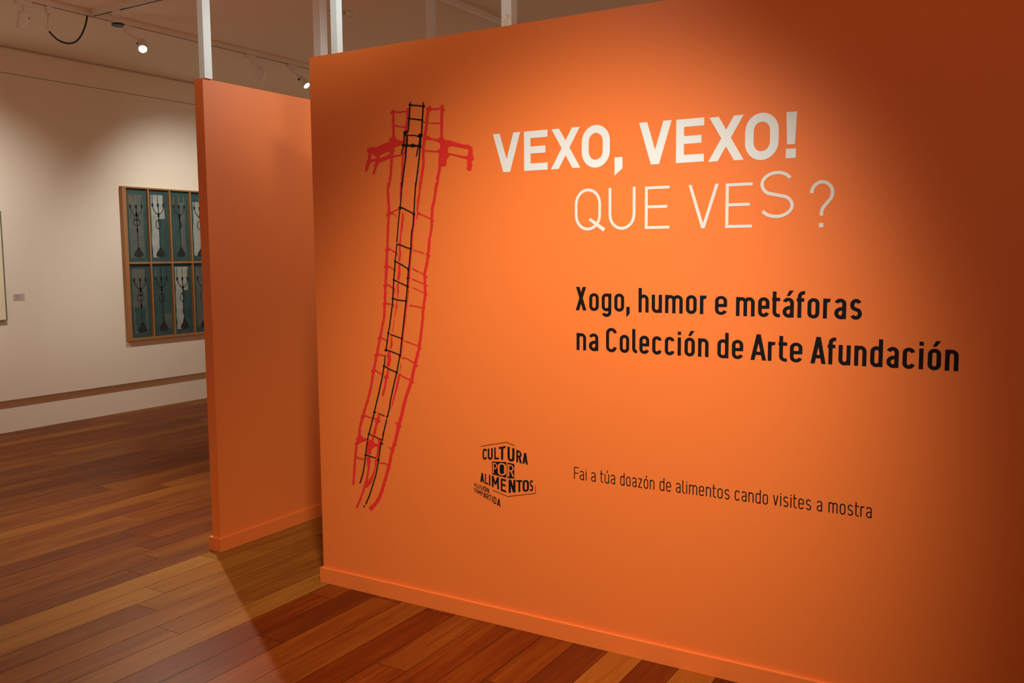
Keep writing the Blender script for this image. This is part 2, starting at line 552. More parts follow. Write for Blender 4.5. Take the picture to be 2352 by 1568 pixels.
        G = [[(0, xh), (c - d / 2, 0), (c, yi), (d, xh)], [(c - d / 2, 0), (c + d / 2, 0), (c, yi)], [(c + d / 2, 0), (w, xh), (w - d, xh), (c, yi)]]
    elif ch == 'z': G = rect(0, 0, w, h) + rect(0, xh - h, w, xh) + [[(0, h * .6), (s * 1.15, h * .6), (w, xh - h * .6), (w - s * 1.15, xh - h * .6)]]
    return G


WIDE = {'X': .44, 'F': .40, 'C': .44, 'A': .50, 'm': .64, 'w': .6, 'r': .27, 't': .27, 'f': .27, 'l': .20, 'c': .37, 's': .37, 'z': .35, 'v': .38, 'g': .385,
        'a': .37, ',': .14}


def glyph_width(ch, s):
    b = {'á': 'a', 'é': 'e', 'ó': 'o', 'ú': 'u'}.get(ch, ch)
    if b == 'i': return s
    if b == 'm': return .64 + (s - .125) * .5
    return WIDE.get(b, .385)


def put_polys(bm, polys, fn, y):
    for k, q in enumerate(polys):
        pts = [fn(*p) for p in q]
        yk = y - k * 7e-6
        ar = sum(pts[i][0] * pts[(i + 1) % len(pts)][1] - pts[(i + 1) % len(pts)][0] * pts[i][1] for i in range(len(pts)))
        if abs(ar) < 1e-12: continue
        if ar < 0: pts = pts[::-1]
        bm.faces.new([bm.verts.new((p[0], yk, p[1])) for p in pts])


def put_word(bm, text, x0, x1, base, cap, s, y, gap=.115):
    """set a word between x0 and x1 on the baseline (base0, base1)."""
    ws = [glyph_width(ch, s) for ch in text]
    gaps = []
    for i in range(len(text) - 1):
        g = gap
        if text[i] in 'rtfl' : g = gap * .75
        if text[i + 1] in 'tfv,': g = g * .75
        if text[i] == 'A' or text[i] == 'F': g = gap * .45
        gaps.append(g)
    tot = sum(ws) + sum(gaps)
    k = (x1 - x0) / (tot * cap)
    x = 0
    for i, ch in enumerate(text):
        G = glyph(ch, s / k, ws[i], h=s * .9)
        ox = x
        put_polys(bm, G, lambda px, py: (x0 + (ox + px) * cap * k, base + py * cap), y)
        x += ws[i] + (gaps[i] if i < len(gaps) else 0)


def put_letter(bm, ch, x0, x1, base, cap, s, y, xtra=None):
    w = (x1 - x0) / cap
    put_polys(bm, glyph(ch, s, w, h=s * .93), lambda px, py: (x0 + px * cap, base + py * cap), y)


def put_quad(bm, ch, q, s, y, w=None):
    """letter bent into the quad TL, TR, BR, BL."""
    w = w or .5
    if ch == 'I': w = s
    if ch == 'M': w = .66
    tl, tr, br, bl = q

    def fn(px, py):
        u = px / w
        t = (tl[0] + (tr[0] - tl[0]) * u, tl[1] + (tr[1] - tl[1]) * u)
        b = (bl[0] + (br[0] - bl[0]) * u, bl[1] + (br[1] - bl[1]) * u)
        return (b[0] + (t[0] - b[0]) * py, b[1] + (t[1] - b[1]) * py)
    put_polys(bm, glyph(ch, s, w), fn, y)


# ------------------------------------------------------------------ the big printed partition
def partition_part(name, x0, x1, y0, y1, parent):
    box_obj('panel', x0, x1, y0, y1, 0, WALL_TOP, M_ORANGE, parent, 0.0015)


def skirting_part(x0, x1, y0, y1, parent, hgt=0.07, t=0.012):
    """flat board wrapped round the foot of a partition (x1 end stays open when x1 is None)."""
    bm = bmesh.new()
    add_box(bm, x0 - t, x1 + t, y0 - t, y1 + t, 0, hgt, 0.0012)
    return mesh_obj('skirting', bm, M_ORANGE, parent)


MAIN = empty('partition_wall', (0, 0, 0))
tag(MAIN, 'wide orange exhibition partition printed with the white title and the ladder drawing', 'partition')
partition_part('panel', 0, 5.2, 0, 0.065, MAIN)
skirting_part(0, 5.2, 0, 0.065, MAIN)

bm = bmesh.new()
Y1 = -0.0008
for ch, x0, x1, base in (('V', .9475, 1.0705, 1.8146), ('E', 1.0868, 1.1888, 1.8143), ('X', 1.2030, 1.3260, 1.8138), ('O', 1.3314, 1.4447, 1.8128),
                         ('V', 1.5572, 1.6785, 1.8092), ('E', 1.6952, 1.7952, 1.8085), ('X', 1.8106, 1.9325, 1.8060), ('O', 1.9362, 2.0468, 1.8042)):
    put_letter(bm, ch, x0, x1, base, .1472, .193, Y1)
put_letter(bm, ',', 1.4631, 1.4941, 1.8128, .1472, .200, Y1)
put_letter(bm, '!', 2.0700, 2.1040, 1.8022, .1470, .193, Y1)
o = mesh_obj('title_lettering', bm, M_VWHITE, MAIN)
o['label'] = 'bold white vinyl letters VEXO, VEXO!'
bm = bmesh.new()
for ch, x0, x1, base in (('Q', 1.3033, 1.4099, 1.5858), ('U', 1.4401, 1.5451, 1.5858), ('E', 1.5812, 1.6731, 1.5846), ('V', 1.7415, 1.8487, 1.5828),
                         ('E', 1.8730, 1.9640, 1.5818), ('S', 1.9880, 2.1000, 1.6128), ('?', 2.1499, 2.2255, 1.5778)):
    put_letter(bm, ch, x0, x1, base, .1487, .072, Y1)
o = mesh_obj('question_lettering', bm, M_VLIGHT, MAIN)
o['label'] = 'thin pale letters QUE VES ? with a raised S'
bm = bmesh.new()
for t, x0, x1, b in (('Xogo,', 1.3062, 1.5258, 1.2895), ('humor', 1.5590, 1.8151, 1.2885), ('e', 1.8415, 1.8840, 1.2880),
                     ('metáforas', 1.9147, 2.3191, 1.2856)):
    put_word(bm, t, x0, x1, b, .0872, .143, Y1)
for t, x0, x1, b in (('na', 1.3097, 1.3996, 1.1403), ('Colección', 1.4311, 1.8208, 1.1400), ('de', 1.8521, 1.9420, 1.1395),
                     ('Arte', 1.9674, 2.1381, 1.1388), ('Afundación', 2.1645, 2.5987, 1.1380)):
    put_word(bm, t, x0, x1, b, .0872, .143, Y1)
o = mesh_obj('subtitle_lettering', bm, M_VBLACK, MAIN)
o['label'] = 'two lines of bold black vinyl subtitle'
bm = bmesh.new()
for t, x0, x1, b in (('Fai', 1.2985, 1.3519, .6455), ('a', 1.3705, 1.3897, .6456), ('túa', 1.4084, 1.4697, .6460), ('doazón', 1.4901, 1.6252, .6462),
                     ('de', 1.6452, 1.6884, .6466), ('alimentos', 1.7067, 1.9031, .6475), ('cando', 1.9213, 2.0356, .6482),
                     ('visites', 2.0524, 2.1784, .6490), ('a', 2.1958, 2.2135, .6493), ('mostra', 2.2335, 2.3668, .6498)):
    put_word(bm, t, x0, x1, b, .0472, .077, Y1, gap=.135)
o = mesh_obj('donation_lettering', bm, M_VBLACK, MAIN)
o['label'] = 'thin dark line of text asking for food donations'

BLACK_STROKES = [[[0.5507,2.1227,0.5537,2.122],[0.5457,2.111,0.5531,2.1097],[0.5455,2.1023,0.5517,2.1014],[0.5403,2.0562,0.5472,2.0553],[0.5348,2.0099,0.5411,2.0091]],[[0.5134,1.9856,0.5191,1.9849],[0.5095,1.9526,0.5151,1.9516],[0.4975,1.9158,0.503,1.9145]],[[0.5281,1.9919,0.5363,1.991],[0.525,1.954,0.5338,1.9528],[0.5221,1.9393,0.5297,1.9383],[0.5176,1.895,0.5245,1.894],[0.505,1.8335,0.5119,1.8325],[0.4956,1.7777,0.5026,1.7767]],[[0.6137,2.1158,0.618,2.1157],[0.6142,2.0985,0.6216,2.0978],[0.612,2.0916,0.6187,2.0906],[0.6069,2.0434,0.6136,2.0425],[0.602,1.9877,0.6088,1.9869]],[[0.5932,1.937,0.5999,1.9361],[0.5882,1.8956,0.595,1.8947],[0.5793,1.842,0.586,1.841],[0.5659,1.7746,0.5727,1.7736]],[[0.5842,1.9373,0.5897,1.9361],[0.5741,1.9011,0.5795,1.8999]],[[0.5431,2.107,0.5438,2.1123],[0.6243,2.0942,0.625,2.0994]],[[0.537,2.0536,0.538,2.0589],[0.6138,2.04,0.6147,2.0453]],[[0.5274,1.9897,0.5288,1.9939],[0.5481,1.9844,0.5487,1.9888],[0.5699,1.9833,0.5707,1.9876],[0.588,1.9779,0.5896,1.982]],[[0.5046,1.9454,0.5052,1.9538],[0.6016,1.9365,0.6022,1.9448]],[[0.4968,1.7983,0.5025,1.7978],[0.4913,1.7346,0.4971,1.7341],[0.4853,1.6972,0.491,1.6965],[0.4771,1.6519,0.4828,1.6513],[0.4699,1.5963,0.4756,1.5958],[0.4639,1.5532,0.4697,1.5527]],[[0.4639,1.5448,0.4693,1.5444],[0.459,1.5074,0.4645,1.5069],[0.4533,1.4767,0.4589,1.4763],[0.4496,1.4305,0.4551,1.4302],[0.4442,1.4003,0.4497,1.3998]],[[0.5685,1.795,0.5747,1.7943],[0.5614,1.7319,0.5677,1.7314],[0.5562,1.6697,0.5625,1.6692],[0.5493,1.615,0.5556,1.6142],[0.5425,1.595,0.5488,1.5944],[0.5362,1.527,0.5425,1.5266],[0.5265,1.4563,0.5329,1.4557],[0.5216,1.4385,0.528,1.438],[0.5188,1.4007,0.5252,1.4005]],[[0.4924,1.6949,0.4954,1.6993],[0.5522,1.6687,0.5552,1.6731]],[[0.4657,1.5422,0.4662,1.547],[0.4717,1.5419,0.4731,1.5466],[0.4921,1.5372,0.4944,1.5417],[0.5176,1.5278,0.5198,1.5323],[0.537,1.524,0.5385,1.5286]],[[0.4559,1.4704,0.4574,1.4749],[0.4642,1.4688,0.4672,1.4729],[0.5215,1.4413,0.5246,1.4453]],[[0.5217,1.4401,0.5281,1.4399],[0.5189,1.4046,0.5253,1.4043],[0.5149,1.3689,0.5212,1.3685],[0.507,1.31,0.5134,1.3096],[0.4938,1.23,0.5002,1.2296],[0.4804,1.148,0.4869,1.1478],[0.4687,1.0687,0.4752,1.0685]],[[0.4534,1.4708,0.4598,1.4704],[0.4436,1.3963,0.4501,1.3961],[0.4373,1.3188,0.4439,1.3186],[0.4314,1.28,0.4379,1.2796],[0.4199,1.2174,0.4264,1.2169],[0.4087,1.17,0.4152,1.1695],[0.401,1.1304,0.4076,1.13],[0.394,1.0959,0.4006,1.0955]],[[0.4455,1.3941,0.4482,1.3983],[0.5168,1.3671,0.5194,1.3713]],[[0.4395,1.3145,0.4416,1.3189],[0.4611,1.3091,0.4622,1.3137],[0.5082,1.3062,0.5089,1.3108]],[[0.4208,1.1624,0.4227,1.1664],[0.4503,1.155,0.4521,1.159],[0.4828,1.1472,0.4846,1.1512]],[[0.3991,1.0935,0.4009,1.0982],[0.4221,1.0894,0.4243,1.094],[0.4693,1.0762,0.4717,1.0806]],[[0.3917,1.0764,0.3956,1.0762],[0.3825,1.0339,0.3891,1.0336],[0.3728,0.9858,0.3794,0.9852],[0.358,0.937,0.3646,0.9364],[0.3468,0.8989,0.3533,0.8982],[0.3319,0.8549,0.3385,0.8542],[0.3224,0.8219,0.329,0.8212],[0.3055,0.7719,0.3122,0.7712],[0.2885,0.7215,0.2952,0.7208]],[[0.3266,0.8185,0.3282,0.8238],[0.3362,0.819,0.337,0.8217]],[[0.468,1.0754,0.4745,1.0748],[0.4589,1.0383,0.4653,1.0378],[0.4498,1.0038,0.4562,1.0031],[0.4319,0.9475,0.4383,0.9468],[0.4135,0.8826,0.4201,0.8821],[0.404,0.8393,0.4106,0.8389],[0.3931,0.8052,0.3996,0.8045]],[[0.3905,0.7974,0.3964,0.7968],[0.3769,0.7542,0.3828,0.7536],[0.3659,0.7214,0.3718,0.7208]],[[0.3856,1.0237,0.3889,1.028],[0.4188,1.0098,0.4216,1.0142],[0.4502,1.0011,0.4526,1.0056]],[[0.3485,0.8152,0.3503,0.8185],[0.3811,0.8073,0.3829,0.8106]],[[0.2849,0.7142,0.2911,0.7142],[0.2812,0.6948,0.2874,0.6948]],[[0.2788,0.6878,0.2853,0.6877],[0.2719,0.6557,0.2784,0.6557],[0.2664,0.625,0.273,0.6251],[0.262,0.5944,0.2686,0.5945],[0.2492,0.5409,0.2557,0.5406],[0.2398,0.5179,0.2462,0.5171],[0.2303,0.494,0.2367,0.4933]],[[0.3862,0.782,0.3921,0.7814],[0.3759,0.7502,0.3818,0.7498],[0.3638,0.7046,0.3698,0.7043]],[[0.3543,0.6874,0.3607,0.6874],[0.3476,0.6529,0.354,0.6529],[0.3397,0.6141,0.3461,0.6141],[0.3337,0.5864,0.3402,0.5862],[0.3222,0.5416,0.3285,0.5411],[0.3037,0.4957,0.3099,0.4949],[0.285,0.4494,0.2912,0.4484],[0.261,0.4034,0.2671,0.4023]],[[0.2911,0.719,0.293,0.7227],[0.3023,0.7171,0.3037,0.7197],[0.3223,0.7118,0.3246,0.7155],[0.3461,0.7034,0.3481,0.707],[0.3635,0.7018,0.3647,0.7056]],[[0.2717,0.6232,0.2734,0.6276],[0.3061,0.6188,0.3079,0.6232],[0.3294,0.6154,0.3312,0.6198]]]
BLACK_SHAPES = [[[[0.538,2.0115],[0.5416,2.0055],[0.5298,1.9953],[0.5216,1.9836],[0.5143,1.9829],[0.5129,2.0028],[0.519,2.006],[0.5285,2.0065]]],[[[0.5827,1.9829],[0.5874,1.985],[0.5937,1.9911],[0.6014,1.99],[0.6112,1.9869],[0.611,1.9783],[0.6042,1.9735],[0.6019,1.9411],[0.6018,1.935],[0.5909,1.935],[0.5896,1.9468],[0.5943,1.9735],[0.5826,1.9797]]],[[[0.546,1.9486],[0.5602,1.9538],[0.5725,1.9475],[0.5678,1.9429],[0.5582,1.9362],[0.5499,1.9421]]],[[[0.5563,2.1072],[0.5516,2.1052],[0.5465,2.1045],[0.5426,2.1077],[0.5416,2.1121],[0.5459,2.1143],[0.5509,2.1146],[0.5546,2.1115]]],[[[0.6253,2.0957],[0.6206,2.0936],[0.6157,2.093],[0.6119,2.0962],[0.6109,2.1005],[0.6151,2.1027],[0.62,2.103],[0.6236,2.1]]],[[[0.5474,2.0539],[0.5435,2.0522],[0.5394,2.0517],[0.5362,2.0543],[0.5354,2.0579],[0.5389,2.0597],[0.543,2.06],[0.546,2.0575]]],[[[0.6172,2.0409],[0.6134,2.0392],[0.6094,2.0386],[0.6063,2.0412],[0.6054,2.0448],[0.6089,2.0466],[0.6129,2.0469],[0.6159,2.0444]]],[[[0.5196,1.9471],[0.5144,1.9447],[0.5088,1.9439],[0.5045,1.9474],[0.5033,1.9522],[0.5081,1.9547],[0.5137,1.9552],[0.5177,1.9519]]],[[[0.6054,1.9363],[0.5999,1.9337],[0.594,1.9328],[0.5894,1.9365],[0.5882,1.9417],[0.5933,1.9444],[0.5991,1.9449],[0.6034,1.9414]]],[[[0.4972,1.6931],[0.4917,1.6904],[0.4858,1.6893],[0.4813,1.6928],[0.4801,1.6979],[0.4851,1.7008],[0.491,1.7015],[0.4952,1.6981]]],[[[0.5666,1.6649],[0.5618,1.6626],[0.5567,1.6616],[0.5528,1.6646],[0.5518,1.669],[0.5561,1.6716],[0.5612,1.6722],[0.5649,1.6693]]],[[[0.5455,1.5239],[0.5416,1.5219],[0.5374,1.521],[0.5342,1.5235],[0.5333,1.5271],[0.5369,1.5292],[0.5411,1.5298],[0.5441,1.5275]]],[[[0.5327,1.4371],[0.5286,1.4349],[0.5241,1.4339],[0.5207,1.4365],[0.5198,1.4403],[0.5236,1.4427],[0.528,1.4434],[0.5313,1.4409]]],[[[0.5287,1.4015],[0.5245,1.3993],[0.5201,1.3983],[0.5166,1.4008],[0.5157,1.4047],[0.5196,1.407],[0.524,1.4078],[0.5272,1.4053]]],[[[0.4617,1.4738],[0.4582,1.472],[0.4543,1.4711],[0.4514,1.4733],[0.4506,1.4766],[0.4539,1.4786],[0.4577,1.4791],[0.4605,1.477]]],[[[0.5266,1.3666],[0.5222,1.3642],[0.5175,1.3631],[0.5139,1.3658],[0.5129,1.3698],[0.517,1.3723],[0.5217,1.3731],[0.5251,1.3705]]],[[[0.5158,1.3058],[0.5119,1.3036],[0.5076,1.3025],[0.5043,1.305],[0.5035,1.3086],[0.5071,1.3109],[0.5113,1.3117],[0.5144,1.3094]]],[[[0.4901,1.1474],[0.486,1.1451],[0.4817,1.1439],[0.4784,1.1463],[0.4775,1.1499],[0.4813,1.1524],[0.4855,1.1532],[0.4886,1.151]]],[[[0.4786,1.0758],[0.4741,1.0731],[0.4693,1.0718],[0.4656,1.0744],[0.4646,1.0785],[0.4688,1.0813],[0.4735,1.0822],[0.477,1.0798]]],[[[0.4529,1.3948],[0.4491,1.3927],[0.445,1.3918],[0.4419,1.3941],[0.4411,1.3976],[0.4446,1.3997],[0.4486,1.4004],[0.4516,1.3982]]],[[[0.4467,1.3164],[0.4424,1.3141],[0.4379,1.313],[0.4344,1.3156],[0.4334,1.3194],[0.4374,1.3219],[0.4419,1.3227],[0.4452,1.3202]]],[[[0.4188,1.1678],[0.4145,1.1654],[0.4099,1.1642],[0.4063,1.1667],[0.4054,1.1706],[0.4094,1.1732],[0.4139,1.174],[0.4173,1.1716]]],[[[0.4057,1.0941],[0.4004,1.091],[0.3948,1.0895],[0.3905,1.0925],[0.3893,1.0973],[0.3942,1.1005],[0.3998,1.1016],[0.4039,1.0987]]],[[[0.3905,1.0258],[0.3864,1.0234],[0.3819,1.0221],[0.3785,1.0245],[0.3776,1.0282],[0.3814,1.0307],[0.3858,1.0317],[0.3891,1.0294]]],[[[0.3332,0.8198],[0.3285,0.817],[0.3234,0.8154],[0.3196,0.818],[0.3186,0.8222],[0.3229,0.8252],[0.3279,0.8263],[0.3315,0.8239]]],[[[0.4609,1.0009],[0.4563,0.9982],[0.4515,0.9968],[0.4478,0.9994],[0.4468,1.0035],[0.451,1.0063],[0.4557,1.0073],[0.4593,1.0049]]],[[[0.402,0.8057],[0.398,0.8033],[0.3938,0.802],[0.3906,0.8041],[0.3898,0.8076],[0.3934,0.8102],[0.3976,0.8112],[0.4006,0.8091]]],[[[0.2987,0.7202],[0.2944,0.7175],[0.2898,0.7161],[0.2863,0.7183],[0.2854,0.7221],[0.2893,0.7249],[0.2938,0.726],[0.2972,0.7238]]],[[[0.289,0.6953],[0.2856,0.6933],[0.282,0.6921],[0.2793,0.6939],[0.2786,0.6968],[0.2817,0.699],[0.2852,0.6999],[0.2878,0.6982]]],[[[0.2766,0.6241],[0.2722,0.6214],[0.2676,0.6199],[0.2641,0.6221],[0.2632,0.6259],[0.2671,0.6288],[0.2717,0.63],[0.2751,0.6278]]],[[[0.372,0.7022],[0.3683,0.6999],[0.3643,0.6986],[0.3612,0.7006],[0.3604,0.7039],[0.3639,0.7063],[0.3678,0.7074],[0.3707,0.7054]]],[[[0.3625,0.6968],[0.3542,0.6897],[0.3595,0.6841],[0.3716,0.6816]]],[[[0.2604,0.3924],[0.257,0.3902],[0.2533,0.3889],[0.2506,0.3906],[0.2498,0.3935],[0.253,0.3959],[0.2566,0.3969],[0.2592,0.3953]]],[[[0.3493,0.6115],[0.3441,0.6082],[0.3386,0.6063],[0.3344,0.609],[0.3332,0.6136],[0.338,0.6171],[0.3435,0.6185],[0.3475,0.6159]]]]
